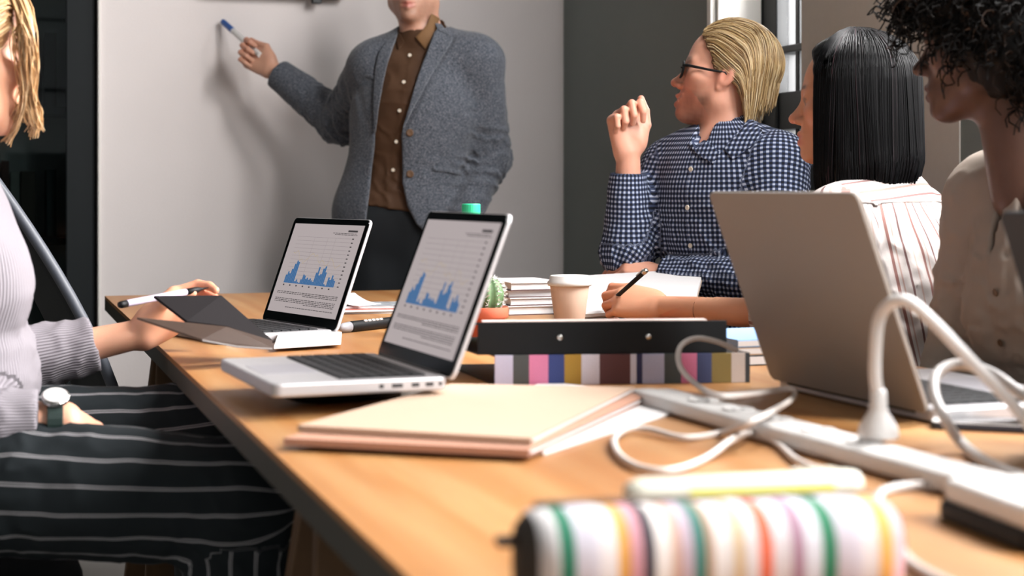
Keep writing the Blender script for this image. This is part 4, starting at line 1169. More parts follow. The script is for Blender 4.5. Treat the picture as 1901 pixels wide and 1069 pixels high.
def build_body(name, label, J, base, head, hands, tone, paint=None, group=None):
    """the whole body as one mesh; head and hands in finer steps"""
    ho, hR, hop = head
    ops = torso_ops(J, 0, bust=J.get('bust', False))
    ak = J.get('arm', 1.0)
    for s_ in 'RL': ops += arm_ops(J, s_, 0, (.046 * ak, .038 * ak, .0265 * ak)) + leg_ops(J, s_) + foot_ops(J, s_)
    ops += hop
    regs = [(ho + hR @ np.array([0, 0, -.05]), .215, .0035)]
    for s_ in 'RL':
        if s_ in hands:
            ops += hands[s_]; d_ = unit(J['wr' + s_] - J['el' + s_])
            regs.append((J['wr' + s_] + d_ * .05, .165, .0024))
    V, Q = sdf_mesh(ops, .012)
    fc = V[Q].mean(1); keep = np.ones(len(Q), bool)
    for c, r_, h in regs: keep &= np.linalg.norm(fc - c, axis=1) > r_ - .004
    Vs, Qs, n = [V], [Q[keep]], len(V)
    for c, r_, h in regs:
        v, q = sdf_mesh(ops, h, None, c - r_, c + r_)
        fcc = v[q].mean(1); kk = np.linalg.norm(fcc - c, axis=1) < r_
        Vs.append(v); Qs.append(q[kk] + n); n += len(v)
    V = np.concatenate(Vs); Q = np.concatenate(Qs)
    us = np.unique(Q); mp = np.zeros(len(V), np.int64); mp[us] = np.arange(len(us)); V = V[us]; Q = mp[Q]
    col = np.tile(np.array(lin(tone)), (len(V), 1))
    q = (V - ho) @ hR
    inhead = np.linalg.norm(q - np.array([0, 0, -.02]), axis=1) < .17
    def blend(mask, rgb, a=1.0):
        w_ = np.clip(mask, 0, 1)[:, None] * a; col[:] = col * (1 - w_) + w_ * np.array(lin(rgb))
    if paint: paint(q, inhead, blend)
    for s_ in 'RL':                                      # redder knuckles and finger tips
        d_ = unit(J['wr' + s_] - J['el' + s_]); w_ = np.clip(((V - J['wr' + s_]) @ d_ - .06) / .08, 0, 1) * (np.linalg.norm(V - J['wr' + s_], axis=1) < .2)
        blend(w_, [tone[0] * .98, tone[1] * .80, tone[2] * .76], .6)
    o = np_mesh(name, V, Q, M['skin'], None, base, {'col': ('FLOAT_COLOR', col)})
    o.location = tuple(map(float, base))
    return tag(o, label, 'person', group)
def ax_(v): return np.abs(v)
def g(v, c, s): return np.exp(-((v - c) / s) ** 2)
def face_paint(teeth=False, lips=(176, 96, 84), brow=(96, 70, 48), cheeks=(206, 120, 96), beard=None, eye=(235, 228, 222), iris=(60, 70, 80)):
    def fn(q, inh, blend):
        x, y, z = q[:, 0], q[:, 1], q[:, 2]; fr = inh & (y > .045)
        blend(fr * g(np.abs(x), .045, .022) * g(z, -.03, .022), cheeks, .35)
        blend(inh * (np.abs(x) > .068) * g(z, -.005, .03) * g(y, -.012, .03), cheeks, .45)
        blend(fr * (y > .092) * g(z, -.036, .014), cheeks, .35)
        if beard:
            jaw = inh * np.clip((-.045 - z + .25 * np.clip(.03 - y, 0, 1)) / .02, 0, 1) * np.clip((y + .0) / .025, 0, 1) * np.clip((.0 + z + .135) / .02, 0, 1)
            jaw = jaw * (1 - .8 * g(np.abs(x), .012, .014) * g(z, -.071, .008) * (y > .07))
            blend(jaw * np.clip(.9 + .1 * pnoise(q, 60, 2), 0, 1), beard, .85)
        if lips is not None: blend(fr * (y > .074) * np.clip(1.6 - np.abs(x) / .016, 0, 1) * np.clip(1.8 - np.abs(z + .071) / .0075, 0, 1), lips, .85)
        if teeth: blend(fr * (ax_(x) < .022) * (np.abs(z + .0700) < .0058) * (y > .066) * (y < .0868), (228, 218, 206), .95)
        ax = np.abs(x); arch = .0245 - 6.0 * (ax - .028) ** 2
        blend(fr * np.clip(1.5 - np.abs(z - arch) / .0038, 0, 1) * np.clip(1.4 - np.abs(ax - .028) / .015, 0, 1), brow, .85)
        de = np.sqrt((ax - .032) ** 2 + (y - .0655) ** 2 + (z + .0005) ** 2)
        onb = inh * (y > .07) * np.clip((.0142 - de) / .0006, 0, 1) * (z < .004)
        blend(onb, eye, .9); blend(onb * np.clip((.0062 - np.sqrt((ax - .032) ** 2 + (z + .0005) ** 2)) / .001, 0, 1), iris, 1)
        blend(inh * (y > .06) * g(ax, .032, .017) * g(z, .0035, .0016) * (y > .072), brow, .6)
    return fn
# ------------------------------------------------------------------ cloth and hair materials
def heather(name, c0, c1, c2):
    t = NT(name); v = t.coords()
    f = t.noise(v, 340.0, 3, 0.8); f2 = t.noise(v, 900.0, 2); f3 = t.noise(v, 9.0, 3)
    c = t.ramp(f, [(0.38, lin(c0)), (0.5, lin(c1)), (0.60, lin(c2))])
    t.set(t.mix(t.math('MULTIPLY', f3, 0.2), c, lin(c0)), 0.9, spec=0.25); t.bump(f2, 0.35, 0.001)
    t.b.inputs['Sheen Weight'].default_value = 0.2
    return t.m
def cloth(name, rgb, rough=0.85, f=700.0, vary=0.12):
    t = NT(name); v = t.coords(); n_ = t.noise(v, f, 2); n2 = t.noise(v, 8.0, 3)
    c = lin(rgb); a = tuple(x * (1 - vary) for x in c[:3]) + (1,); b = tuple(min(1, x * (1 + vary)) for x in c[:3]) + (1,)
    t.set(t.mix(n2, a, b), rough, spec=0.25); t.bump(n_, 0.25, 0.0008)
    return t.m
def gingham(name, pitch, light, mid, dark):
    t = NT(name); a = t.attr('pat'); sp = t.n.new('ShaderNodeSeparateXYZ'); t.link(a.outputs['Vector'], sp.inputs[0])
    def band(s_):
        w_ = t.math('SINE', t.math('MULTIPLY', s_, 2 * math.pi / pitch)); mr = t.n.new('ShaderNodeMapRange'); mr.inputs['From Min'].default_value = -0.1; mr.inputs['From Max'].default_value = 0.4
        t.link(w_, mr.inputs['Value']); return mr.outputs[0]
    u, v = band(sp.outputs[0]), band(sp.outputs[1])
    c = t.mix(t.math('MULTIPLY', u, v), t.mix(t.math('MAXIMUM', u, v), lin(dark), lin(mid)), lin(light))
    t.set(c, 0.85, spec=0.25); t.bump(t.noise(t.coords(), 800.0, 2), 0.2, 0.0006)
    return t.m
def striped(name, ground, stripes, pitch, axis=0, wob=0.0, rough=0.85):
    """stripes: list of (start, width, rgb) inside one pitch"""
    t = NT(name); a = t.attr('pat'); sp = t.n.new('ShaderNodeSeparateXYZ'); t.link(a.outputs['Vector'], sp.inputs[0])
    x = sp.outputs[axis]
    if wob: x = t.math('ADD', x, t.math('MULTIPLY', t.noise(t.coords(), 6.0, 2), wob))
    m = t.math('MODULO', t.math('ADD', x, 40 * pitch), pitch)
    c = lin(ground)
    for st, w_, rgb in stripes:
        on = t.math('MULTIPLY', t.math('GREATER_THAN', m, st), t.math('LESS_THAN', m, st + w_)); c = t.mix(on, c, lin(rgb))
    t.set(c, rough, spec=0.25); t.bump(t.noise(t.coords(), 700.0, 2), 0.25, 0.0008)
    return t.m
def ribbed(name, rgb, pitch):
    t = NT(name); a = t.attr('pat'); sp = t.n.new('ShaderNodeSeparateXYZ'); t.link(a.outputs['Vector'], sp.inputs[0])
    w_ = t.math('ABSOLUTE', t.math('SINE', t.math('MULTIPLY', sp.outputs[0], math.pi / pitch)))
    c = lin(rgb); t.set(t.mix(w_, tuple(x * .62 for x in c[:3]) + (1,), c), 0.95, spec=0.2); t.bump(w_, 0.8, 0.002)
    return t.m
def hair_mat(name, stops, rough=0.38, spec=0.5):
    t = NT(name); a = t.attr('tone'); sp = t.n.new('ShaderNodeSeparateXYZ'); t.link(a.outputs['Vector'], sp.inputs[0])
    t.set(t.ramp(sp.outputs[0], [(p, lin(c)) for p, c in stops]), rough, spec=spec)
    return t.m
def interp_prim(o, R, ys, zs, sign=1.0, sc=0.75):
    """the region behind a curve y(z) in the frame of the head"""
    zs = np.array(zs); ys = np.array(ys); i_ = np.argsort(zs)
    def fn(p):
        q = (p - o) @ R; return sign * (q[:, 1] - np.interp(q[:, 2], zs[i_], ys[i_])) * sc
    return Prim(fn, o, 9.0)
def button(parent, pos, nrm, r_, mat, origin, nm='button'):
    mb = MB(); mb.lathe([(0.0001, 0), (r_, 0), (r_ * 1.05, 0.0012), (r_ * .9, 0.0022), (r_ * .6, 0.0014), (0.0001, 0.0014)], 14, np.array(pos) - origin, rot_to(nrm, (1, 0.1, 0.3)))
    return mb.build(nm, mat, parent, smooth=True)
def surf_hit(ops, p, d, n=60, step=0.004):
    """walk from p along d until the surface of ops is reached"""
    p = np.array(p, float); d = unit(d)
    for i in range(n):
        v = eval_ops(ops, p[None])[0]
        if v < 0.0008: break
        p = p + d * max(v * .7, 0.0008)
    return p
def march(ops, P_, d, disp=None, n=90, far=0.8):
    P_ = np.array(P_, float); d = unit(d); t = np.zeros(len(P_))
    for i in range(n):
        p = P_ + t[:, None] * d; v = eval_ops(ops, p)
        if disp is not None: v = v + disp(p)
        t = t + np.where(v > .0004, np.clip(v * .75, .0004, .05), 0)
    bad = t > far
    if bad.any() and not bad.all(): t[bad] = np.median(t[~bad])
    return P_ + t[:, None] * d
def drape(name, A, B, ops, d, mat, parent, disp=None, nu=22, nv=6, lift=.004, deep=.004, pat=False):
    """a strip of cloth between two edges, laid on the garment below it"""
    A = np.array(spline(A, 8)); B = np.array(spline(B, 8)); ia = np.linspace(0, len(A) - 1, nu); 
    pick = lambda Q: np.stack([np.interp(ia, np.arange(len(Q)), Q[:, k]) for k in range(3)], 1)
    A, B = pick(A), pick(B); v = np.linspace(0, 1, nv)
    G = A[:, None] * (1 - v)[None, :, None] + B[:, None] * v[None, :, None]
    H = march(ops, G.reshape(-1, 3), d, disp); d = unit(d)
    V = np.concatenate([H - d * lift, H + d * deep]); n = nu * nv; q = []
    I = lambda i, j: i * nv + j
    for i in range(nu - 1):
        for j in range(nv - 1):
            q.append((I(i, j), I(i, j + 1), I(i + 1, j + 1), I(i + 1, j))); q.append((n + I(i + 1, j), n + I(i + 1, j + 1), n + I(i, j + 1), n + I(i, j)))
    for i in range(nu - 1):
        q.append((I(i + 1, 0), n + I(i + 1, 0), n + I(i, 0), I(i, 0))); q.append((I(i, nv - 1), n + I(i, nv - 1), n + I(i + 1, nv - 1), I(i + 1, nv - 1)))
    for j in range(nv - 1):
        q.append((I(0, j), n + I(0, j), n + I(0, j + 1), I(0, j + 1))); q.append((I(nu - 1, j + 1), n + I(nu - 1, j + 1), n + I(nu - 1, j), I(nu - 1, j)))
    at_ = None
    if pat: at_ = {'pat': ('FLOAT_VECTOR', np.stack([V[:, 0] * .75 - V[:, 1] * .66, V[:, 2], V[:, 2] * 0], 1))}
    o = np_mesh(name, V, np.array(q), mat, parent, ORIG(parent), at_)
    bm_ = bmesh.new(); bm_.from_mesh(o.data); bmesh.ops.recalc_face_normals(bm_, faces=bm_.faces); bm_.to_mesh(o.data); bm_.free()
    b = o.modifiers.new('bevel', 'BEVEL'); b.width = .0012; b.segments = 2; b.limit_method = 'ANGLE'; b.angle_limit = 0.9
    return o
DARK_TR = cloth('trousers_black', (26, 29, 32))
M['shoe'] = plain('shoe_leather', (34, 30, 28), 0.45)
M['btn_w'] = plain('pale_button', (216, 206, 190), 0.35); M['btn_b'] = plain('brown_button', (92, 66, 44), 0.35)

# ================================================================== presenter, standing
Yp = 4.78
J = dict(hip=at(737, 398, Yp + .02), chest=at(772, 205, Yp), neck=at(784, 72, Yp), shR=at(690, 126, Yp + .01), shL=at(888, 116, Yp - .01),
         elR=at(634, 228, Yp + .20), wrR=at(503, 127, Yp + .27), elL=at(905, 292, Yp + .05), wrL=at(862, 396, Yp - .055), w=1.02)
J['side'] = unit(J['shL'] - J['shR']); J['front'] = np.array([-.1, -1, 0.])
for s_, px in (('R', 700), ('L', 772)):
    J['hp' + s_] = at(px, 420, Yp + .02); J['kn' + s_] = np.array([J['hp' + s_][0] + (.01 if s_ == 'L' else -.01), Yp + .01, .50]); J['an' + s_] = np.array([J['hp' + s_][0] + (.02 if s_ == 'L' else -.02), Yp + .04, .09])
    J['to' + s_] = J['an' + s_] + np.array([-.02 if s_ == 'R' else .03, -.16, -.05])
ho = np.array([at(766, 0, Yp - .02)[0], Yp - .015, at(766, 40, Yp)[2] + .113]); hR = frame_from((-.12, -1, -.03))
base = np.array([J['hip'][0], Yp, 0.0])
hx = unit(at(452, 92, Yp + .33) - J['wrR'])
_x = hx; _z = np.array((-.25, .93, .1)); _z = unit(_z - _x * np.dot(_z, _x)); _y = np.cross(_z, _x)
mk_tip = at(413, 40, Yp + .435); mk_end = J['wrR'] + 1.04 * (.040 * _x + .012 * _y - .030 * _z)
_m = unit(mk_tip - mk_end); _m = np.array([_m @ _x, _m @ _y, _m @ _z]); ml_ = lambda t_: np.array((.040, .012, -.030)) + _m * t_
hp, HT, tips = hand_ops(J['wrR'], hx, (-.25, .93, .1), 1, [(58, 96, 55), (72, 98, 58), (78, 98, 58), (82, 96, 58)], [(.022, .026, -.010), (.050, .044, -.016), ml_(.052) + np.array((0, .019, .004)), ml_(.080) + np.array((0, .0165, .002))], 1.04)
hl, HTl, _ = hand_ops(J['wrL'], np.array([-.35, .30, -.80]), (.3, -.9, .3), -1, FIST, [(.022, .026, -.010), (.05, .045, -.02), (.075, .05, -.03), (.095, .05, -.035)], 0.95)
ht = head_ops(ho, hR, J['neck'], smile=0.4)
P1 = build_body('person', 'man in a grey blazer and brown shirt standing and pointing a marker at the wall', J, base, (ho, hR, ht), {'R': hp, 'L': hl}, (204, 156, 132), face_paint(lips=(168, 92, 84), brow=(40, 32, 28), beard=(150, 112, 92), iris=(40, 30, 24)))
sd, fr, up = torso_frame(J)
# trousers and shoes
ops = [('u', 0, ell(J['hip'] - up * .02, (.168, .124, .12), np.array([sd, fr, up]).T, (J['hip'] + up * .055, up)))]
for s_ in 'RL': ops += leg_ops(J, s_, .022, (.088, .068, .060), .05)
ops.append(('i', 0, half((0, 0, .075), (0, 0, -1))))
garment('trousers', ops, .009, DARK_TR, P1, folds([(J['kn' + s_], .14, (0, 0, 1), .05, .006) for s_ in 'RL'], .002))
for s_ in 'RL': garment('shoe', foot_ops(J, s_, .012) + [('i', 0, half((0, 0, .004), (0, 0, -1))), ('i', 0, half((0, 0, .11), (0, 0, 1)))], .008, M['shoe'], P1)
# shirt: body, collar, placket
YF = Yp - .13
def XZ(px, py): p = at(px, py, YF); return (p[0], p[2])
shirt_core = torso_ops(J, .010)
shirt = shirt_core + [('u', .01, cap(J['neck'] - up * .01, J['neck'] + up * .028 - fr * .012, .071, .065))]
shirt += [('s', .003, cap(J['neck'] - up * .1, J['neck'] + up * .10, .0585, .060))]
pl_a, pl_b = at(766, 92, Yp - .2), at(714, 372, Yp - .2)
def placket(p):
    d_ = poly_sdf([(pl_a[0] - .014, pl_a[2]), (pl_a[0] + .014, pl_a[2]), (pl_b[0] + .014, pl_b[2]), (pl_b[0] - .014, pl_b[2])], p[:, 0], p[:, 2])
    return np.maximum(np.maximum(eval_ops(shirt_core, p) - .0022, d_), p[:, 1] - Yp)
shirt += [('u', 0, Prim(placket, J['chest'], .35))]
shirt.append(('i', 0, half(J['hip'] + up * .02, -up)))
M['brown_shirt'] = cloth('brown_shirt', (76, 53, 36), 0.7)
sh1 = garment('shirt', shirt, .0055, M['brown_shirt'], P1, folds([(J['chest'] + fr * .1, .16, (.3, 0, 1), .06, .005), (J['hip'] + up * .1 + fr * .1, .14, (1, 0, .5), .05, .006)], .0018))
for k, (px, py) in enumerate(((746, 84), (736, 139), (728, 196), (721, 257), (714, 313))):
    p = surf_hit(shirt, at(px, py, Yp - .4), (0, 1, 0), 120); button(sh1, p - np.array([0, .001, 0]), (0, -1, 0.05), .0052, M['btn_w'], base)
# collar leaves
lit_collar_mat = cloth('brown_collar_lit', (112, 82, 52), 0.7)  # lit leaf: the bright light on it is put into this paler brown
def pc_(*q): return [at(px, py, Yp - .1) * np.array([1, 0, 1]) + np.array([0, Yp - .34, 0]) for px, py in q]
shb = shirt + ht
drape('collar', pc_((799, 22), (789, 46), (770, 68)), pc_((814, 28), (806, 56), (788, 90)), shb, (0, 1, 0), lit_collar_mat, sh1, None, 14, 6, .006, .003)
drape('collar', pc_((735, 50), (741, 62), (749, 76)), pc_((730, 54), (732, 70), (738, 90)), shb, (0, 1, 0), M['brown_shirt'], sh1, None, 14, 6, .006, .003)
# blazer
jb = torso_ops(J, .026, bust=False)
hemc = at(735, 468, Yp)
jb += [('u', .05, ecap(J['chest'] - up * .05, hemc - up * .12, .160, .182, sd, .72))]
jb += [('u', .04, cap(J['shR'] + sd * .012 + up * .004, J['shL'] - sd * .012 + up * .004, .064))]
outer = list(jb)
inner = group(torso_ops(J, .005) + [('u', .05, ecap(J['chest'] - up * .05, hemc - up * .2, .142, .164, sd, .70)), ('u', .0, cap(J['neck'] - up * .06, J['neck'] + up * .1, .066, .075))])
arms = arm_ops(J, 'R', .018, (.056, .050, .040), (.90, .047, 0), .035) + arm_ops(J, 'L', .018, (.058, .050, .042), (1.16, .050, 0), .035)
open_poly = [XZ(735, 20), XZ(733, 62), XZ(714, 120), XZ(702, 190), XZ(694, 250), XZ(690, 300), XZ(676, 420), XZ(664, 520), XZ(815, 520), XZ(795, 436), XZ(772, 416), XZ(755, 385), XZ(746, 335), XZ(745, 250), XZ(752, 222), XZ(772, 150), XZ(791, 92), XZ(806, 45), XZ(800, 20)]
ocut = Prim(lambda p: np.maximum(poly_sdf(open_poly, p[:, 0], p[:, 2]), p[:, 1] - (Yp - .012)), J['chest'], .6)
neckring = ('u', .012, cap(J['neck'] - up * .035, J['neck'] + up * .012 - fr * .028, .090, .074))
jacket = outer + [neckring, ('s', .0, inner), ('s', .002, ocut)] + arms
jacket.append(('i', 0, half(hemc, -up)))
M['blazer'] = heather('blazer_wool', (38, 44, 52), (70, 76, 85), (120, 122, 130))
fl = [(J['elR'], .12, J['wrR'] - J['shR'], .046, .016), (J['elR'] * .6 + J['shR'] * .4, .10, J['elR'] - J['shR'], .05, .011), (J['elL'], .12, (0.2, 0, 1), .05, .016), (J['elL'] * .5 + J['wrL'] * .5, .09, (.3, 0, 1), .04, .012),
      (J['shR'] - up * .1, .09, (1, 0, .3), .045, .007), (J['shL'] - up * .1 - sd * .04, .10, (1, 0, .25), .05, .006), (J['hip'] + sd * .12 + fr * .1 + up * .12, .12, (1, 0, .6), .07, .0035)]
jfold = folds(fl, .0018, 7.0, 2, .0042)
def pl_(*q): return [at(px, py, YF) * np.array([1, 0, 1]) + np.array([0, Yp - .34, 0]) for px, py in q]
for edge in (((839, 66), (834, 80), (800, 140), (770, 198), (749, 240)), ((711, 78), (697, 106), (691, 170), (693, 248))):
    E_ = march(outer + [neckring], np.array(spline(pl_(*edge), 4)), (0, 1, 0))
    for a_, b_ in zip(E_[:-1], E_[1:]): jacket.append(('s', .002, cap(a_ - np.array([0, .001, 0]), b_ - np.array([0, .001, 0]), .0062)))
jk = garment('blazer', jacket, .005, M['blazer'], P1, jfold)
Yr = Yp - .34
full = outer + [neckring]
drape('lapel', pl_((812, 40), (793, 92), (774, 150), (756, 212), (748, 236)), pl_((838, 64), (834, 78), (800, 138), (770, 196), (749, 238)), full, (0, 1, 0), M['blazer'], jk, jfold, 26, 7, .010, .004)
drape('collar', pl_((805, 38), (807, 44), (811, 52)), pl_((816, 38), (826, 51), (837, 64)), full, (0, 1, 0), M['blazer'], jk, jfold, 12, 6, .012, .004)
drape('lapel', pl_((734, 56), (718, 112), (705, 180), (696, 244)), pl_((712, 76), (698, 104), (692, 170), (694, 246)), full, (0, 1, 0), M['blazer'], jk, jfold, 24, 6, .010, .004)
drape('pocket_welt', pl_((803, 309), (830, 312), (859, 318)), pl_((803, 317), (830, 320), (859, 327)), full, (0, 1, 0), M['blazer'], jk, jfold, 14, 4, .005, .003)
drape('breast_pocket_welt', pl_((662, 131), (676, 134), (692, 139)), pl_((662, 138), (676, 141), (692, 146)), full, (0, 1, 0), M['blazer'], jk, jfold, 12, 4, .004, .003)
for (px, py) in ((749, 240), (749, 321)):
    p = surf_hit(jacket, at(px, py, Yp - .4), (0, 1, 0), 160); button(jk, p - np.array([0, .001, 0]), (0, -1, .05), .0105, M['btn_b'], base)
# short dark hair
hp_ops = [('u', 0, ell(ho + hR @ np.array([0, -.018, .044]), (.084, .106, .090), hR)), ('i', 0, interp_prim(ho, hR, [.085, .07, .03, .012, -.02, -.06], [.12, .075, .03, -.005, -.03, -.075]))]
M['hair_dark'] = hair_mat('hair_dark', [(0, (18, 15, 14)), (1, (46, 36, 30))])
garment('hair', hp_ops, .005, M['hair_dark'], P1, lambda p: .003 * pnoise(p, 30, 4))
# the marker in his hand
dv = unit(mk_tip - mk_end); ml = np.linalg.norm(mk_tip - mk_end)
r = empty('whiteboard_marker', mk_end, 0, 'white marker with a blue cap in the hand of the standing man', 'marker')
Rm = rot_to(dv, (0, 0, 1))
mb = MB(); mb.lathe([(.0001, 0), (.0085, 0), (.0092, .003), (.0092, ml * .72), (.0001, ml * .72)], 18, (0, 0, 0), Rm); mb.build('barrel', M['white'], r, smooth=False, bevel=.0005)
mb = MB(); mb.lathe([(.0001, ml * .72), (.0098, ml * .72), (.0098, ml * .96), (.0085, ml), (.0001, ml)], 18, (0, 0, 0), Rm); mb.build('cap', plain('marker_blue', (30, 84, 158), 0.4), r, bevel=.0005)

# ================================================================== man in the checked shirt, seated
Ym = 3.66
J = dict(hip=np.array([.50, 3.70, .60]), chest=at(1345, 385, Ym + .02), neck=at(1345, 262, Ym + .03), shR=at(1243, 312, Ym + .13), shL=at(1446, 304, Ym - .09),
         elR=at(1164, 470, Ym + .05), wrR=at(1166, 284, Ym + .03), elL=at(1442, 528, Ym - .20), wrL=at(1228, 512, Ym - .02), w=1.0)
J['side'] = unit((J['shL'] - J['shR']) * np.array([1, 1, .2])); J['front'] = np.array([-.7, -.7, 0])
for s_, k in (('R', -1), ('L', 1)):
    J['hp' + s_] = J['hip'] + J['side'] * .085 * k - np.array([0, 0, .03]); J['kn' + s_] = J['hp' + s_] + np.array([-.38, -.06 - .06 * k, -.04]); J['an' + s_] = J['kn' + s_] + np.array([.03, .02, -.44]); J['to' + s_] = J['an' + s_] + np.array([-.14, -.04, -.05])
ho = at(1340, 142, Ym + .04); hR = frame_from((-.965, .20, .20), (.2, 0, 1))
base = np.array([J['hip'][0], J['hip'][1], 0.0])
hx = unit(at(1158, 215, Ym + .03) - J['wrR'])
hp, HT, _ = hand_ops(J['wrR'], hx, (-.30, .90, .20), 1, [(62, 88, 50), (70, 96, 52), (78, 98, 52), (84, 98, 52)], [(.022, .026, -.008), (.058, .046, -.010), (.090, .050, -.004), (.118, .046, .002)], 1.02)
hl, _, _ = hand_ops(J['wrL'], unit(at(1190, 500, Ym) - J['wrL']), (0, -.3, .95), -1, RELAX, [(.022, .026, -.010), (.05, .045, -.02), (.075, .05, -.03), (.095, .05, -.035)], 0.95)
ht = head_ops(ho, hR, J['neck'] - np.array([0, 0, .02]), smile=1.9)
P2 = build_body('person', 'blond man in a checked shirt and dark glasses seated with a raised fist', J, base, (ho, hR, ht), {'R': hp, 'L': hl}, (210, 154, 130), face_paint(True, lips=(176, 104, 94), brow=(120, 84, 56), cheeks=(198, 112, 92), beard=(84, 58, 42)))
sd, fr, up = torso_frame(J)
M['gingham'] = gingham('gingham_cotton', .0108, (166, 174, 192), (54, 64, 90), (13, 17, 29))
ops = torso_ops(J, .020) + arm_ops(J, 'R', .014, (.054, .046, .036), (.80, .040, 0)) + arm_ops(J, 'L', .014, (.056, .046, .036), (.97, .041, 0))
ops += [('u', .008, cap(J['neck'] - up * .02, J['neck'] + up * .042 - fr * .012, .078, .068)), ('s', .003, cap(J['neck'] - up * .12, J['neck'] + up * .15, .0605, .064)),
        ('s', .003, ell(J['neck'] + fr * .062 + up * .015, (.024, .05, .055), np.array([sd, fr, up]).T))]
ops.append(('i', 0, half((0, 0, .60), (0, 0, -1))))
bones = [(J['hip'], J['neck'], -fr, .13, 0, .145), (J['shR'], J['elR'], sd, .05, 0, .058), (J['elR'], J['wrR'], sd, .045, .28, .05), (J['shL'], J['elL'], -sd, .05, 0, .058), (J['elL'], J['wrL'], -sd, .045, .28, .05)]
fl = [(J['elR'], .10, J['wrR'] - J['shR'], .03, .009), (J['elL'], .10, J['elL'] - J['shL'], .034, .009), (J['shR'] - up * .10 + sd * .06, .10, (.6, 0, 1), .035, .008), (J['chest'] - up * .12 + fr * .1, .14, (.5, .2, 1), .045, .009), (J['shL'] - up * .1, .10, (.8, 0, .6), .04, .006), ((J['elL'] + J['wrL']) / 2, .10, (1, 0, .2), .035, .006)]
sh2 = garment('shirt', ops, .0046, M['gingham'], P2, folds(fl, .0022, 8.0, 6), bones)
# collar leaves lying over the neckline
def pm_(*q): return [at(px, py, Ym - .05) * np.array([1, 0, 1]) + np.array([0, Ym - .4, 0]) for px, py in q]
drape('collar', pm_((1396, 214), (1366, 246), (1338, 276)), pm_((1408, 244), (1388, 270), (1352, 298)), ops + ht, (0, 1, 0), M['gingham'], sh2, None, 18, 6, .006, .004, True)
drape('collar', pm_((1302, 250), (1316, 268), (1332, 284)), pm_((1280, 268), (1294, 288), (1318, 304)), ops + ht, (0, 1, 0), M['gingham'], sh2, None, 14, 6, .006, .004, True)
for k in range(4):
    p = surf_hit(ops, J['chest'] + up * (.09 - .085 * k) + fr * .4, -fr, 200); button(sh2, p, fr, .0055, M['btn_w'], base)
ops = [('u', 0, ell(J['hip'] - np.array([0, 0, .02]), (.168, .13, .12), np.array([sd, fr, up]).T))]
for s_ in 'RL': ops += leg_ops(J, s_, .018)
garment('trousers', ops + [('i', 0, half((0, 0, .08), (0, 0, -1)))], .010, DARK_TR, P2, folds([], .003))
for s_ in 'RL': garment('shoe', foot_ops(J, s_, .012) + [('i', 0, half((0, 0, .004), (0, 0, -1))), ('i', 0, half((0, 0, .11), (0, 0, 1)))], .009, M['shoe'], P2)
# combed-back blond hair
hl_z = [.13, .085, .06, .03, .005, -.012, -.03, -.06, -.09]; hl_y = [.060, .062, .046, .024, .018, -.030, -.034, -.038, -.055]
hops = [('u', 0, ell(ho + hR @ np.array([0, -.020, .040]), (.080, .104, .090), hR)), ('u', .03, cap(ho + hR @ np.array([-.03, -.080, -.01]), ho + hR @ np.array([-.025, -.080, -.055]), .028, .022)), ('u', .03, cap(ho + hR @ np.array([.03, -.080, -.01]), ho + hR @ np.array([.025, -.080, -.055]), .028, .022)), ('i', 0, interp_prim(ho, hR, hl_y, hl_z))]
M['hair_blond'] = hair_mat('hair_blond', [(0, (104, 78, 50)), (.3, (160, 128, 84)), (.7, (204, 176, 128)), (1, (226, 208, 172))], 0.35)
M['hair_root'] = plain('hair_under', (112, 86, 58), 0.5, 0, 0.3, 200)
def combed(o, R, n, hy, hz, zend=-.07, rad=(.083, .107, .093), cen=(0, -.020, .039), m=22, lift=.075, seed=1, grav=1.0):
    """strands that start on the scalp and flow back over it, then down to the nape"""
    rg = np.random.default_rng(seed); rad = np.array(rad); cen = np.array(cen)
    hz_, hy_ = np.array(hz), np.array(hy); i_ = np.argsort(hz_); P_ = []
    while len(P_) < n:
        d_ = rg.normal(size=(4000, 3)); d_ /= np.linalg.norm(d_, axis=1)[:, None]; q = cen + d_ * rad
        lim = np.interp(q[:, 2], hz_[i_], hy_[i_]); ok = (q[:, 1] < lim) & (q[:, 2] > -.045) & (rg.random(4000) < np.where(q[:, 1] > lim - .03, 1.0, .35))
        P_ += list(q[ok])
    p = np.array(P_[:n]); lf = rg.random(n) ** 1.3 * lift + .01; ln = rg.uniform(.55, 1.0, n)
    tot = np.clip((p[:, 1] + .11) + np.clip(p[:, 2], 0, 1) * .9 - zend, .06, .32) * ln; wv = rg.uniform(0, 6.28, n); path = [p.copy()]
    for s_ in range(m - 1):
        back = np.clip((-.035 - p[:, 1]) / .06, 0, 1)
        f = np.stack([-.9 * p[:, 0] / rad[0] * back * .5 + .16 * np.sin(s_ * .55 + wv), -1 + .9 * back, -(.10 + .45 * (np.abs(p[:, 0]) / rad[0]) ** 2 * (p[:, 1] < .03) + 2.6 * back) * grav], 1)
        nn = (p - cen) / rad ** 2; nn /= np.linalg.norm(nn, axis=1)[:, None]
        f = f - nn * (f * nn).sum(1)[:, None] * np.where((p[:, 2] > .01) | ((f * nn).sum(1) < 0), 1, 0)[:, None]
        f /= np.linalg.norm(f, axis=1)[:, None]
        p = p + f * (tot / m)[:, None]
        k = np.linalg.norm((p - cen) / rad, axis=1); tgt = 1 + lf * min(1, (s_ + 1) / 5)
        sc = np.where((k < tgt) | (p[:, 2] > .02), tgt / k, 1.0); p = cen + (p - cen) * sc[:, None]
        path.append(p.copy())
    q = np.stack(path, 1)
    return np.array(o) + q @ np.array(R).T
pa = combed(ho, hR, 2500, hl_y, hl_z, -.070, seed=3)
h2 = strands('hair', pa, .00105, M['hair_blond'], P2)
garment('hair_base', hops, .005, M['hair_root'], P2, lambda p: .002 * pnoise(p, 40, 4))
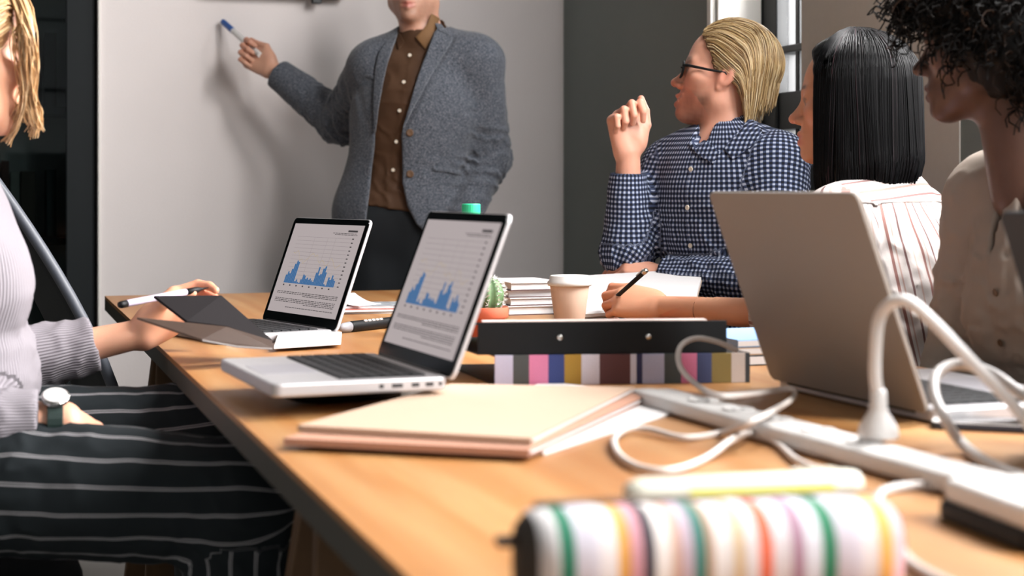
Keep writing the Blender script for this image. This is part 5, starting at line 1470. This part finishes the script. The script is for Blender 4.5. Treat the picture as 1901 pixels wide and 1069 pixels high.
# dark glasses
gl = empty('glasses', (0, 0, 0)); gl.parent = P2
def hpt(x, y, z): return ho + hR @ np.array([x, y, z]) - base
M['lens'] = glass_mat('dark_lens', (0.10, 0.11, 0.12, 1), 0.3, 0.05)
for sx in (-1, 1):
    ring = [hpt(sx * .034 + .025 * math.cos(a_), .090 - .006 * abs(math.cos(a_)) * (1 if math.cos(a_) * sx > 0 else 0), -.004 + .0185 * math.sin(a_)) for a_ in np.linspace(0, 2 * math.pi, 22)]
    mb = MB(); mb.tube(ring, .0028, 6, False); mb.build('frame_rim', M['black'], gl, smooth=True)
    mb = MB(); k = len(ring) - 1; mb.add(ring[:-1], [tuple(range(k))]); mb.build('lens', M['lens'], gl)
    mb = MB(); mb.tube([hpt(sx * .058, .086, .004), hpt(sx * .070, .070, .004), hpt(sx * .080, .02, .002), hpt(sx * .081, -.012, .003), hpt(sx * .080, -.028, -.012)], [.0032, .0034, .0028, .0024, .002], 8); mb.build('temple', M['black'], gl, smooth=True)
mb = MB(); mb.tube([hpt(-.010, .092, .002), hpt(0, .096, .004), hpt(.010, .092, .002)], .0022, 8); mb.build('bridge', M['black'], gl, smooth=True)

# ================================================================== woman with the black bob, writing
Yw = 2.98
f_ = unit([-.76, .65, 0]); lf_ = np.array([-f_[1], f_[0], 0])
neck = at(1634, 340, Yw)
J = dict(hip=np.array([neck[0] + .085, Yw - .05, .58]), chest=neck + np.array([.03, -.02, -.20]), neck=neck - np.array([0, 0, .02]), shL=neck + lf_ * .155 + np.array([0, 0, -.085]), shR=neck - lf_ * .135 + np.array([0, 0, -.085]), w=.88, bust=True, arm=.84)
J['elL'] = at(1462, 585, 2.98); J['wrL'] = at(1222, 570, 3.22)
J['elR'] = J['shR'] + np.array([-.10, .09, -.27]); J['wrR'] = J['elR'] + np.array([-.20, .08, .02])
J['side'] = lf_; J['front'] = f_
for s_, k in (('R', -1), ('L', 1)):
    J['hp' + s_] = J['hip'] + lf_ * .08 * k - np.array([0, 0, .03]); J['kn' + s_] = J['hp' + s_] + np.array([-.36, .12, -.03]); J['an' + s_] = J['kn' + s_] + np.array([.04, -.02, -.42]); J['to' + s_] = J['an' + s_] + np.array([-.13, .04, -.05])
ho = at(1574, 188, Yw); hR = frame_from((-.94, .34, .02))
base = np.array([J['hip'][0], J['hip'][1], 0.0])
hw, HT, tp = hand_ops(J['wrL'], unit(at(1140, 548, 3.28) - J['wrL']), (.05, -.74, .62), -1, [(12, 46, 28), (24, 60, 36), (32, 66, 38), (38, 68, 38)], [(.022, .026, -.010), (.052, .044, -.020), (.084, .046, -.028), (.108, .036, -.036)], 1.0)
hr_, _, _ = hand_ops(J['wrR'], (-.9, .3, -.1), (0, 0, 1), 1, RELAX, [(.022, .026, -.010), (.05, .045, -.02), (.075, .05, -.03), (.095, .05, -.035)], 0.9)
ht = head_ops(ho, hR, J['neck'], True, 0.7, .97)
P3 = build_body('person', 'woman with a black bob and striped white blouse writing with a pen', J, base, (ho, hR, ht), {'L': hw, 'R': hr_}, (214, 156, 124), face_paint(lips=(186, 90, 84), brow=(34, 28, 26), cheeks=(220, 128, 104), eye=(150, 122, 112), iris=(30, 24, 20)))
sd, fr, up = torso_frame(J)
M['blouse'] = striped('striped_blouse', (184, 177, 174), [(.006, .005, (128, 92, 86)), (.016, .0025, (168, 140, 132)), (.030, .004, (104, 78, 76)), (.046, .003, (176, 154, 146))], .058, 0, .004)
M['blouse_yoke'] = striped('striped_yoke', (184, 177, 174), [(.004, .005, (140, 106, 100)), (.016, .003, (172, 146, 138)), (.026, .004, (120, 92, 90))], .040, 1, .004)
ops = torso_ops(J, .026, bust=True) + arm_ops(J, 'R', .02, (.056, .05, .04), (.2, .05, 0)) + arm_ops(J, 'L', .022, (.056, .05, .04), (.10, .055, 0))
ops += [('u', .006, cap(J['neck'] - up * .02, J['neck'] + up * .03, .064, .058)), ('s', .003, cap(J['neck'] - up * .1, J['neck'] + up * .12, .050, .053))]
ops.append(('i', 0, half((0, 0, .56), (0, 0, -1))))
bones = [(J['hip'], J['neck'], -fr, .14, 0, .15), (J['shR'], J['elR'], sd, .05, 0, .06), (J['shL'], J['elL'], -sd, .05, 0, .06), (J['elL'], J['wrL'], -sd, .05, .28, .06)]
zy = 1.002
fl = [(J['shR'] - up * .16 - fr * .08, .16, sd, .05, .008), (J['shL'] - up * .12, .12, sd, .04, .008), (J['chest'] - fr * .1 - up * .08, .2, sd, .055, .007)]
lower = ops + [('i', 0, half((0, 0, zy), (0, 0, 1)))]
bl3 = garment('blouse', lower, .0055, M['blouse'], P3, folds(fl, .003, 8, 9), bones)
yoke = ops + [('i', 0, half((0, 0, zy - .004), (0, 0, -1)))]
yo = garment('yoke', yoke, .0055, M['blouse_yoke'], bl3, lambda p: .0018 * pnoise(p, 9, 9) - .0014, bones)
yo.matrix_parent_inverse = Matrix.Identity(4)
ops = [('u', 0, ell(J['hip'] - np.array([0, 0, .02]), (.16, .125, .11), np.array([sd, fr, up]).T))]
for s_ in 'RL': ops += leg_ops(J, s_, .016)
garment('trousers', ops + [('i', 0, half((0, 0, .08), (0, 0, -1)))], .010, cloth('navy_trousers', (34, 38, 52)), P3, folds([], .003))
for s_ in 'RL': garment('shoe', foot_ops(J, s_, .010) + [('i', 0, half((0, 0, .004), (0, 0, -1))), ('i', 0, half((0, 0, .11), (0, 0, 1)))], .009, M['shoe'], P3)
# straight bob
M['hair_black'] = hair_mat('hair_black', [(0, (5, 6, 7)), (.8, (13, 13, 15)), (.985, (20, 16, 18)), (1, (60, 42, 47))], 0.42, 0.16)
def bob(o, R, n, zb=-.152, seed=2, m=16, rx=.092, ry=.116, rz=.094, cz=.040, open_=1.02, s=1.0):
    rg = np.random.default_rng(seed); out = []
    while len(out) < n:
        al = rg.uniform(0, 2 * math.pi)                    # 0 = front
        fa = abs((al + math.pi) % (2 * math.pi) - math.pi)
        if fa < open_: continue
        lay = rg.random(); s_ = np.linspace(0, 1, m)
        x_ = math.sin(al); y_ = math.cos(al)
        th = np.clip(s_ / .45, 0, 1) * math.pi / 2 * rg.uniform(.96, 1.04)
        z0 = rg.uniform(0, .3); th = np.maximum(th, z0 * (1 - s_))
        k = .955 + .07 * lay
        yo_ = -.012
        X_ = rx * k * np.sin(th) * x_; Y_ = yo_ + ry * k * np.sin(th) * y_; Z_ = cz + rz * k * np.cos(th)
        low = np.clip((s_ - .45) / .55, 0, 1); end = zb + .010 * rg.normal() * .5 + .012 * max(0, -y_) * 2 - .030 * max(0, y_ + .2)
        Z_ = Z_ + low * (end - cz); X_ = X_ * (1 + .10 * low) + .003 * np.sin(6 * s_ + al * 9) * low; Y_ = Y_ - .012 * low * (1 if y_ < 0.2 else .2) + .002 * np.sin(5 * s_ + al * 7)
        cur = np.clip((low - .8) / .2, 0, 1) * .016; X_ -= cur * x_; Y_ -= cur * y_
        out.append(np.array(o) + (np.stack([X_, Y_, Z_], 1) * s) @ np.array(R).T)
    return np.array(out)
pa = bob(ho, hR, 3400, -.172)
strands('hair', pa, .0016, M['hair_black'], P3)
inner_h = [('u', 0, ell(ho + hR @ np.array([0, -.014, .040]), (.084, .106, .088), hR)), ('u', .02, ecap(ho + hR @ np.array([0, -.030, .03]), ho + hR @ np.array([0, -.036, -.120]), .083, .087, hR[:, 0], .96)),
           ('i', 0, interp_prim(ho, hR, [.07, .058, .052, .052, .046], [.12, .07, .02, -.08, -.15]))]
garment('hair_base', inner_h, .006, M['hair_black'], P3, lambda p: .002 * pnoise(p, 30, 4))
# pen in the writing hand
tip = at(1118, 574, 3.34); pe = at(1199, 502, 3.13); dv = unit(pe - tip); pl_ = np.linalg.norm(pe - tip)
r = empty('ballpoint_pen', tip, 0, 'black pen in the hand of the woman with the black bob', 'pen')
Rm = rot_to(dv, (0, 0, 1))
mb = MB(); mb.lathe([(.0001, 0), (.0009, .001), (.0022, .012), (.0045, .018), (.0045, pl_ - .012), (.0001, pl_ - .012)], 12, (0, 0, 0), Rm); mb.build('barrel', M['black'], r, smooth=True)
mb = MB(); mb.lathe([(.0001, pl_ - .012), (.0052, pl_ - .012), (.0050, pl_), (.0001, pl_)], 12, (0, 0, 0), Rm); mb.build('end_cap', M['chrome'], r, smooth=True)
q = Rm @ np.array([.0065, 0, pl_ - .030]); mb = MB(); mb.box(q, (.0016, .003, .036), Rm); mb.build('clip', M['chrome'], r)

# ================================================================== woman with curly hair
Yc = 2.43
f_ = unit([-.95, -.30, 0]); lf_ = np.array([-f_[1], f_[0], 0])
neck = at(1968, 318, Yc)
J = dict(hip=np.array([neck[0] + .12, Yc + .05, .58]), chest=neck + np.array([.035, .01, -.19]), neck=neck, shL=neck + lf_ * .175 + np.array([.03, 0, -.06]), shR=neck - lf_ * .175 + np.array([.0, 0, -.045]), w=1.0, bust=True, arm=.9)
J['elL'] = J['shL'] + np.array([.03, -.03, -.27]); J['wrL'] = J['elL'] + np.array([-.15, .06, -.14])
J['elR'] = J['shR'] + np.array([-.02, .05, -.27]); J['wrR'] = J['elR'] + np.array([-.13, -.09, -.15])
J['side'] = lf_; J['front'] = f_
for s_, k in (('R', -1), ('L', 1)):
    J['hp' + s_] = J['hip'] + lf_ * .08 * k - np.array([0, 0, .03]); J['kn' + s_] = J['hp' + s_] + np.array([-.38, -.08, -.02]); J['an' + s_] = J['kn' + s_] + np.array([.04, 0, -.43]); J['to' + s_] = J['an' + s_] + np.array([-.13, -.04, -.05])
ho = np.array([at(1826, 0, Yc)[0], Yc, at(0, 213, Yc)[2] + .112]); hR = frame_from((-.82, .56, -.06))
base = np.array([J['hip'][0], J['hip'][1], 0.0])
hlc, _, _ = hand_ops(J['wrL'], (-.8, -.35, -.25), (0, -.1, 1), -1, RELAX, [(.022, .026, -.010), (.05, .045, -.02), (.075, .05, -.03), (.095, .05, -.035)], 0.92)
hrc, _, _ = hand_ops(J['wrR'], (-.9, -.3, -.1), (0, 0, 1), 1, RELAX, [(.022, .026, -.010), (.05, .045, -.02), (.075, .05, -.03), (.095, .05, -.035)], 0.92)
ht = head_ops(ho, hR, J['neck'] + np.array([-.05, 0, -.03]), True, 0.2)
P4 = build_body('person', 'curly-haired woman in a beige linen shirt at the right edge', J, base, (ho, hR, ht), {'L': hlc, 'R': hrc}, (88, 60, 47), face_paint(lips=(82, 46, 42), brow=(24, 18, 16), cheeks=(96, 60, 48), eye=(120, 110, 104), iris=(24, 18, 16)))
sd, fr, up = torso_frame(J)
M['linen'] = cloth('beige_linen', (160, 147, 136), 0.9, 420, .08)
tcore = torso_ops(J, .028, bust=True)
ops = list(tcore) + arm_ops(J, 'L', .022, (.056, .05, .042), (.9, .048, 0)) + arm_ops(J, 'R', .022, (.056, .05, .042), (.9, .048, 0))
ops += [('u', .010, cap(J['neck'] - up * .04, J['neck'] + up * .03 - fr * .03, .085, .074)), ('s', .003, cap(J['neck'] - up * .12, J['neck'] + up * .15, .060, .066)),
        ('s', .004, ell(J['neck'] + fr * .085 - up * .045, (.032, .075, .11), np.array([sd, fr, up]).T))]
def plk(p):
    q = p - J['chest']; return np.maximum(np.maximum(eval_ops(tcore, p) - .003, np.abs(q @ sd) - .016), -(q @ fr))
ops.append(('u', 0, Prim(plk, J['chest'], .3)))
ops.append(('i', 0, half((0, 0, .58), (0, 0, -1))))
fl = [(J['shR'] - up * .12 + fr * .06, .16, (.9, .3, .2), .06, .010), (J['chest'] + fr * .1 + sd * .05, .16, (.6, .3, .8), .06, .008), (J['shL'] - up * .14 + fr * .05, .14, (.7, .5, .3), .05, .009), (J['chest'] - up * .14 + fr * .09, .14, (.4, .2, 1), .05, .008)]
sh4 = garment('shirt', ops, .0055, M['linen'], P4, folds(fl, .003, 7, 12))
for k in range(4):
    p = surf_hit(ops, J['chest'] + up * (.05 - .075 * k) + fr * .4, -fr, 200); button(sh4, p, fr, .006, M['btn_b'], base)
ops = [('u', 0, ell(J['hip'] - np.array([0, 0, .02]), (.17, .13, .115), np.array([sd, fr, up]).T))]
for s_ in 'RL': ops += leg_ops(J, s_, .018)
garment('trousers', ops + [('i', 0, half((0, 0, .08), (0, 0, -1)))], .010, cloth('grey_trousers', (58, 56, 56)), P4, folds([], .003))
for s_ in 'RL': garment('shoe', foot_ops(J, s_, .010) + [('i', 0, half((0, 0, .004), (0, 0, -1))), ('i', 0, half((0, 0, .11), (0, 0, 1)))], .009, M['shoe'], P4)
M['hair_curly'] = hair_mat('hair_curly', [(0, (7, 6, 6)), (.85, (18, 13, 11)), (1, (58, 38, 24))], 0.55, 0.2)
def curls(o, R, n, m=26, seed=5):
    rg = np.random.default_rng(seed); out = []
    while len(out) < n:
        d_ = unit(rg.normal(size=3))
        if d_[2] < -.75 or (d_[1] > -.35 and d_[2] < -.40) or (d_[1] > .66 and d_[2] < .2) or (d_[1] > .30 and d_[2] < -.08): continue
        st = np.array([0, -.014, .036]) + d_ * np.array([.072, .094, .080])
        ln = rg.uniform(.06, .105); s_ = np.linspace(0, 1, m)
        dn = unit(d_ + rg.normal(size=3) * .35)
        c = st + dn * (s_ * ln)[:, None] + np.array([0, 0, -1]) * (.035 * s_ ** 2)[:, None]
        u_ = unit(np.cross(dn, rg.normal(size=3))); v_ = np.cross(dn, u_); ph = rg.uniform(0, 6.28); tu = rg.uniform(2.5, 4.5) * 2 * math.pi; rr_ = rg.uniform(.005, .009)
        c = c + rr_ * np.minimum(1, s_ * 4)[:, None] * (np.cos(tu * s_ + ph)[:, None] * u_ + np.sin(tu * s_ + ph)[:, None] * v_)
        out.append(np.array(o) + c @ np.array(R).T)
    return np.array(out)
strands('hair', curls(ho, hR, 2300, 20), .0022, M['hair_curly'], P4)
garment('hair_base', [('u', 0, ell(ho + hR @ np.array([0, -.030, .052]), (.128, .136, .126), hR)), ('u', .03, ell(ho + hR @ np.array([0, -.06, -.02]), (.115, .095, .085), hR)), ('i', 0, interp_prim(ho, hR, [.11, .10, .075, .04, .012, -.02], [.15, .10, .03, -.01, -.045, -.1]))], .006, M['hair_curly'], P4, lambda p: .006 * pnoise(p, 22, 4))

# ================================================================== woman at the left, seated with a notebook
Yl = 2.40
f_ = S.copy(); lf_ = np.array([-f_[1], f_[0], 0])
neck = at(-112, 300, Yl)
J = dict(hip=np.array([-.855, Yl, .60]), chest=at(-122, 505, Yl), neck=neck, shL=neck + lf_ * .16 + np.array([.0, 0, -.07]), shR=neck - lf_ * .16 + np.array([.0, 0, -.07]), w=.94, bust=True, arm=.92)
J['elL'] = at(-25, 682, 2.62); J['wrL'] = at(258, 620, 2.70)
J['elR'] = at(-190, 785, 2.24); J['wrR'] = at(118, 778, 2.30)
J['side'] = lf_; J['front'] = f_
J['hpR'] = np.array([-.83, 2.30, .585]); J['hpL'] = np.array([-.86, 2.49, .60])
J['knR'] = at(452, 930, 2.27); J['knL'] = at(436, 806, 2.56)
J['anR'] = np.array([J['knR'][0] - .0, 2.26, .10]); J['anL'] = np.array([J['knL'][0] - .02, 2.60, .10])
J['toR'] = J['anR'] + np.array([.14, .04, -.05]); J['toL'] = J['anL'] + np.array([.14, .04, -.05])
ho = at(-66, 100, Yl + .02); hR = frame_from((.66, .75, -.02))
base = np.array([J['hip'][0], J['hip'][1], 0.0])
hlw, HTL, _ = hand_ops(J['wrL'], unit(at(345, 556, 2.75) - J['wrL']), (-.30, .80, .50), -1, [(30, 40, 24), (40, 46, 24), (44, 48, 24), (46, 46, 24)], [(.022, .026, -.010), (.048, .046, -.030), (.074, .050, -.046), (.094, .046, -.056)], 0.98)
hrw, HTR, _ = hand_ops(J['wrR'], unit(at(232, 838, 2.40) - J['wrR']), (.25, -.45, .86), 1, [(14, 16, 10), (18, 18, 10), (22, 20, 10), (26, 20, 10)], [(.022, .026, -.010), (.055, .036, -.022), (.082, .034, -.034), (.104, .028, -.042)], 0.96)
ht = head_ops(ho, hR, J['neck'], True, 0.3)
P5 = build_body('person', 'blonde woman in a grey sweater and striped trousers seated at the left edge', J, base, (ho, hR, ht), {'L': hlw, 'R': hrw}, (222, 166, 136), face_paint(brow=(120, 90, 60)))
sd, fr, up = torso_frame(J)
M['sweater'] = ribbed('ribbed_sweater', (150, 144, 150), .0048)
ops = torso_ops(J, .014, bust=True) + [('i', 0, half((J['hip'][0], 0, .735), (-.10, 0, -1)))]
ops += [('u', .006, cap(J['neck'] - up * .03, J['neck'] + up * .012, .062, .056))]
ops += arm_ops(J, 'L', .014, (.052, .046, .040), (.70, .046, 0)) + arm_ops(J, 'R', .012, (.050, .044, .036), (.84, .042, 0))
ops += [('u', .008, ecap(np.array([J['hip'][0] + .02, J['hip'][1], .735]), np.array([J['hip'][0] + .02, J['hip'][1], .748]), .152, .150, sd, .86))]
bones = [(J['hip'], J['neck'], -sd, .13, 0, .14), (J['shL'], J['elL'], -sd, .05, 0, .055), (J['elL'], J['wrL'], -sd, .045, .28, .048), (J['shR'], J['elR'], -sd, .05, 0, .055), (J['elR'], J['wrR'], -sd, .045, .28, .048)]
fl = [((J['elL'] + J['wrL']) / 2, .12, (1, 0, 0), .035, .006), ((J['elR'] + J['wrR']) / 2, .12, (1, 0, .1), .04, .006), (J['chest'] - up * .15 + fr * .1, .12, (0, 0, 1), .05, .008)]
sw = garment('sweater', ops, .0055, M['sweater'], P5, folds(fl, .002, 8, 21), bones)
M['pinstripe'] = striped('striped_trousers_cloth', (25, 31, 34), [(.010, .0022, (132, 130, 132)), (.0136, .0022, (142, 140, 142))], .040, 0, .012)
ops = [('u', 0, ell(J['hip'] - np.array([0, 0, .01]), (.168, .14, .125), np.array([sd, fr, up]).T)), ('u', .05, ecap(J['hip'], J['hip'] + np.array([.01, 0, .13]), .15, .135, sd, .82))]
ops += [('u', .03, cap(J['hpR'] + np.array([0, 0, .02]), J['knR'], .104, .088)), ('u', .03, cap(J['knR'], J['anR'], .084, .080)), ('u', .02, cap(J['hpL'] + np.array([0, 0, .02]), J['knL'], .098, .080)), ('u', .03, cap(J['knL'], J['anL'], .080, .078))]
ops += [('i', 0, half((0, 0, .10), (0, 0, -1))), ('i', 0, half((0, 0, .76), (0, 0, 1)))]
bones = [(J['hip'] - np.array([0, 0, .1]), J['hip'] + np.array([0, 0, .1]), -fr, .12, 0, .15), (J['hpR'], J['knR'], (0, 0, -1), .10, 0, .10), (J['knR'], J['anR'], (-1, 0, 0), .085, .45, .10), (J['hpL'], J['knL'], (0, 0, -1), .095, 0, .10), (J['knL'], J['anL'], (-1, 0, 0), .08, .45, .10)]
fl = [(J['knR'] + np.array([-.03, 0, -.06]), .12, (.5, 0, 1), .04, .010), (J['hpR'] + np.array([.1, 0, .05]), .16, (.6, 0, .8), .06, .008), (J['knL'] - np.array([.1, 0, 0]), .12, (1, 0, .4), .05, .006)]
garment('trousers', ops, .0055, M['pinstripe'], P5, folds(fl, .0035, 6, 25), bones)
for s_ in 'RL': garment('shoe', foot_ops(J, s_, .010) + [('i', 0, half((0, 0, .004), (0, 0, -1))), ('i', 0, half((0, 0, .11), (0, 0, 1)))], .009, M['shoe'], P5)
# hair: combed back, with locks falling past the cheek
M['hair_honey'] = hair_mat('hair_honey', [(0, (128, 94, 62)), (.35, (186, 144, 98)), (.75, (222, 186, 138)), (1, (236, 210, 170))], 0.4)
hyz = ([.055, .058, .046, .034, .026, -.020, -.028, -.04, -.05], [.13, .085, .06, .03, .005, -.012, -.03, -.06, -.09])
pa = combed(ho, hR, 900, hyz[0], hyz[1], -.04, seed=8, m=26)
Yh = Yl - .055
lk = []
rg = np.random.default_rng(4)
for (pts, n, sp) in (([(18, -70), (34, 0), (44, 70), (46, 130), (50, 175), (62, 215), (68, 240)], 80, .007), ([(10, -60), (26, 20), (36, 90), (44, 150), (42, 195), (28, 235), (12, 262)], 22, .005),
                     ([(22, -50), (40, 20), (52, 90), (57, 140), (60, 180), (70, 210), (62, 246)], 46, .006), ([(5, -60), (20, 0), (30, 60), (36, 110), (40, 150), (38, 190), (52, 225)], 12, .005), ([(26, -60), (42, 10), (54, 80), (60, 130), (52, 175), (34, 205), (20, 232)], 30, .006)):
    for k in range(n):
        o_ = rg.normal(size=3) * sp; w_ = rg.normal(size=3) * .003
        P_ = [at(px, py, Yh + .02 * i_) + o_ * (1.2 - .16 * i_ + (.5 if i_ == 6 else 0)) + w_ * (i_ % 2) for i_, (px, py) in enumerate(pts)]
        P_[0] = ho + hR @ (np.array([.030, .055, .112]) + o_ * .8); P_[1] = ho + hR @ (np.array([.080, .050, .052]) + o_)
        q = np.array(spline(P_, 5)); lk.append(q[np.linspace(0, len(q) - 1, 26).astype(int)])
pa = np.concatenate([pa, np.array(lk)])
strands('hair', pa, .0012, M['hair_honey'], P5)
garment('hair_base', [('u', 0, ell(ho + hR @ np.array([0, -.020, .040]), (.080, .104, .090), hR)), ('u', .012, ell(ho + hR @ np.array([0, -.128, .05]), (.040, .036, .042), hR)), ('i', 0, interp_prim(ho, hR, hyz[0], hyz[1]))], .006, plain('honey_under', (150, 112, 74), 0.5, 0, .3, 200), P5, lambda p: .002 * pnoise(p, 40, 4))
# wrist watch
wc = J['wrR'] - unit(J['wrR'] - J['elR']) * .012; ax = unit(J['wrR'] - J['elR']); 
wa = empty('wrist_watch', (0, 0, 0)); wa.parent = P5
Rw = rot_to(ax, (0, -.5, .86))
mb = MB(); mb.lathe([(.0335, -.011), (.0365, -.010), (.0365, .010), (.0335, .011)], 28, wc - base, Rw); mb.build('strap', plain('strap_dark_green', (24, 44, 40), 0.5), wa, smooth=False)
nz = unit(Rw[:, 0]); Rd = rot_to(nz, ax)
mb = MB(); mb.lathe([(.0001, 0), (.018, 0), (.0195, .002), (.0195, .007), (.017, .009), (.0001, .009)], 26, wc - base + nz * .034, Rd); cs = mb.build('watch_case', M['chrome'], wa)
mb = MB(); mb.lathe([(.0001, .009), (.0165, .009), (.0165, .0096), (.0001, .0096)], 26, wc - base + nz * .034, Rd); mb.build('dial', M['white'], cs)
# notebook held open and the pen
M['leather'] = plain('brown_leather', (56, 40, 31), 0.5, 0, .2, 60)
cv = [at(262, 596, 2.56), at(520, 648, 2.52), at(500, 642, 2.62), at(250, 600, 2.70)]
c0 = at(400, 640, 2.58); c0[2] = TABLE_Z
r = empty('held_notebook', c0, 0, 'open leather notebook with a black page held at the table edge', 'notebook')
def slab(pts, th):
    P_ = [np.array(p) for p in pts]; n_ = unit(np.cross(P_[1] - P_[0], P_[3] - P_[0])) * th; k = len(P_); mb = MB()
    return mb.add([p - c0 for p in P_] + [p + n_ - c0 for p in P_], [tuple(range(k))[::-1], tuple(range(k, 2 * k))] + [(i, (i + 1) % k, k + (i + 1) % k, k + i) for i in range(k)])
slab([at(253, 593, 2.44), at(343, 602, 2.47), at(420, 611, 2.50), at(505, 636, 2.56), at(506, 650, 2.52), at(440, 646, 2.46), at(375, 634, 2.42)], .004).build('cover', M['leather'], r, bevel=.001)
slab([at(284, 553, 2.58), at(345, 600, 2.49), at(420, 609, 2.52), at(507, 638, 2.59), at(409, 552, 2.66)], .004).build('page_block', plain('page_dark', (20, 16, 18), 0.8, spec=.2), r, bevel=.0006)
slab([tab(508, 648, .756), tab(632, 640, .756), tab(634, 622, .756), tab(520, 612, .760)], .006).build('page', M['paper'], r, bevel=.001)
a, b = at(232, 564, 2.57), at(386, 534, 2.71)
dv = unit(b - a); pl_ = np.linalg.norm(b - a); Rm = rot_to(dv, (0, 0, 1))
r = empty('ballpoint_pen', a, 0, 'slim white and violet pen held by the woman at the left', 'pen')
mb = MB(); mb.lathe([(.0001, 0), (.0045, .0), (.0058, .003), (.0056, pl_ * .72), (.0001, pl_ * .72)], 12, (0, 0, 0), Rm); mb.build('barrel', plain('pen_violet', (196, 184, 206), 0.3), r, smooth=True)
mb = MB(); mb.lathe([(.0001, pl_ * .72), (.0057, pl_ * .72), (.0052, pl_ * .86), (.002, pl_ * .93), (.0008, pl_), (.0001, pl_)], 12, (0, 0, 0), Rm); mb.build('grip', M['black'], r, smooth=True)
mb = MB(); mb.lathe([(.0001, -.012), (.0048, -.012), (.006, -.008), (.006, .003), (.0001, .003)], 12, (0, 0, 0), Rm); mb.build('end_cap', M['black'], r, smooth=True)

# ------------------------------------------------------------------ chairs
M['mesh'] = plain('chair_mesh', (26, 30, 32), 0.7); M['chair_rim'] = plain('chair_rim_grey', (70, 74, 82), 0.45); M['seat'] = plain('seat_fabric', (30, 33, 36), 0.85)
def chair(loc, ang, label, seat_z=.46, lean=.12, br_=.27):
    """local +y is the way the sitter faces"""
    r = empty('office_chair', loc, ang - math.pi / 2, label, 'chair', 'office chairs round the table')
    mb = MB(); loft(mb, [((0, 0, seat_z - .03 + z), (1, 0, 0), (0, 1, 0), .225 * k, .215 * k, 4) for z, k in ((-.02, .8), (-.01, .95), (.01, 1), (.022, .97), (.03, .85))], 24); mb.build('seat', M['seat'], r, smooth=True)
    # curved mesh back inside a grey rim
    rows = []; N1, N2 = 12, 10
    for i in range(N1 + 1):
        t_ = i / N1; z = seat_z + .10 + .52 * t_; w_ = .205 * (1 - .28 * t_ ** 2.2); y0 = -.195 - lean * t_ ** 1.4
        rows.append([(w_ * (-1 + 2 * j / N2), y0 + .05 * (1 - (1 - 2 * j / N2) ** 2) * -1 + .03, z) for j in range(N2 + 1)])
    vs = [p for rw in rows for p in rw]; n_ = N2 + 1
    mb = MB(); mb.add(vs, [(i * n_ + j, i * n_ + j + 1, (i + 1) * n_ + j + 1, (i + 1) * n_ + j) for i in range(N1) for j in range(N2)])
    bk = mb.build('backrest', M['mesh'], r, smooth=True); so = bk.modifiers.new('solid', 'SOLIDIFY'); so.thickness = .008
    loop = [rw[0] for rw in rows] + rows[-1][1:] + [rw[-1] for rw in rows[::-1]][1:] + rows[0][::-1][1:]
    mb = MB(); mb.tube(loop, .0115, 8, False); mb.build('backrest_rim', M['chair_rim'], r, smooth=True)
    mb = MB(); mb.tube(spline([(0, -.10, seat_z - .045), (0, -.22, seat_z - .03), (0, -.255, seat_z + .06), (0, -.262, seat_z + .2)], 6), .016, 8); mb.build('back_bar', M['chair_rim'], r, smooth=True)
    mb = MB(); mb.tube([(0, 0, .09), (0, 0, seat_z - .045)], .025, 14); mb.build('post', M['steel'], r, smooth=True)
    for k in range(5):
        a_ = 2 * math.pi * k / 5 + .3; d_ = np.array([math.cos(a_), math.sin(a_), 0])
        mb = MB(); mb.tube([np.array([0, 0, .10]) + d_ * .01, d_ * br_ * .55 + (0, 0, .085), d_ * br_ + (0, 0, .062)], [.022, .018, .013], 8); lg = mb.build('leg', M['steel'], r, smooth=True)
        mb = MB(); mb.lathe([(.001, -.012), (.024, -.012), (.027, -.006), (.027, .006), (.024, .012), (.001, .012)], 14, d_ * br_ + (0, 0, .0275), rot_to(np.cross(d_, (0, 0, 1)), (0, 0, 1))); mb.build('caster', M['black'], lg, smooth=True)
    return r
ch = [((-.86, 2.40, 0), TH, 'office chair the blonde woman sits on at the left edge'),
      (at(345, 354, 3.36) * np.array([1, 1, 0]), TH + .1, 'empty black mesh office chair behind the blonde woman at the left'),
      ((.53, 3.70, 0), TH + math.pi + .2, 'office chair the man in the checked shirt sits on'),
      ((.775, 2.96, 0), math.atan2(.65, -.76) + .25, 'office chair the woman with the black bob sits on'),
      ((.92, 2.48, 0), TH + math.pi, 'office chair the curly-haired woman sits on')]
for loc, ang, lb in ch: chair(loc, ang, lb, .46, (.26 if loc[1] > 3 else .12) if loc[0] < 0 else .04, .27 if loc[0] < 0 else .21)
chair((.915, 1.72, 0), TH + math.pi - .2, 'empty office chair whose dark back shows at the right edge', .46)
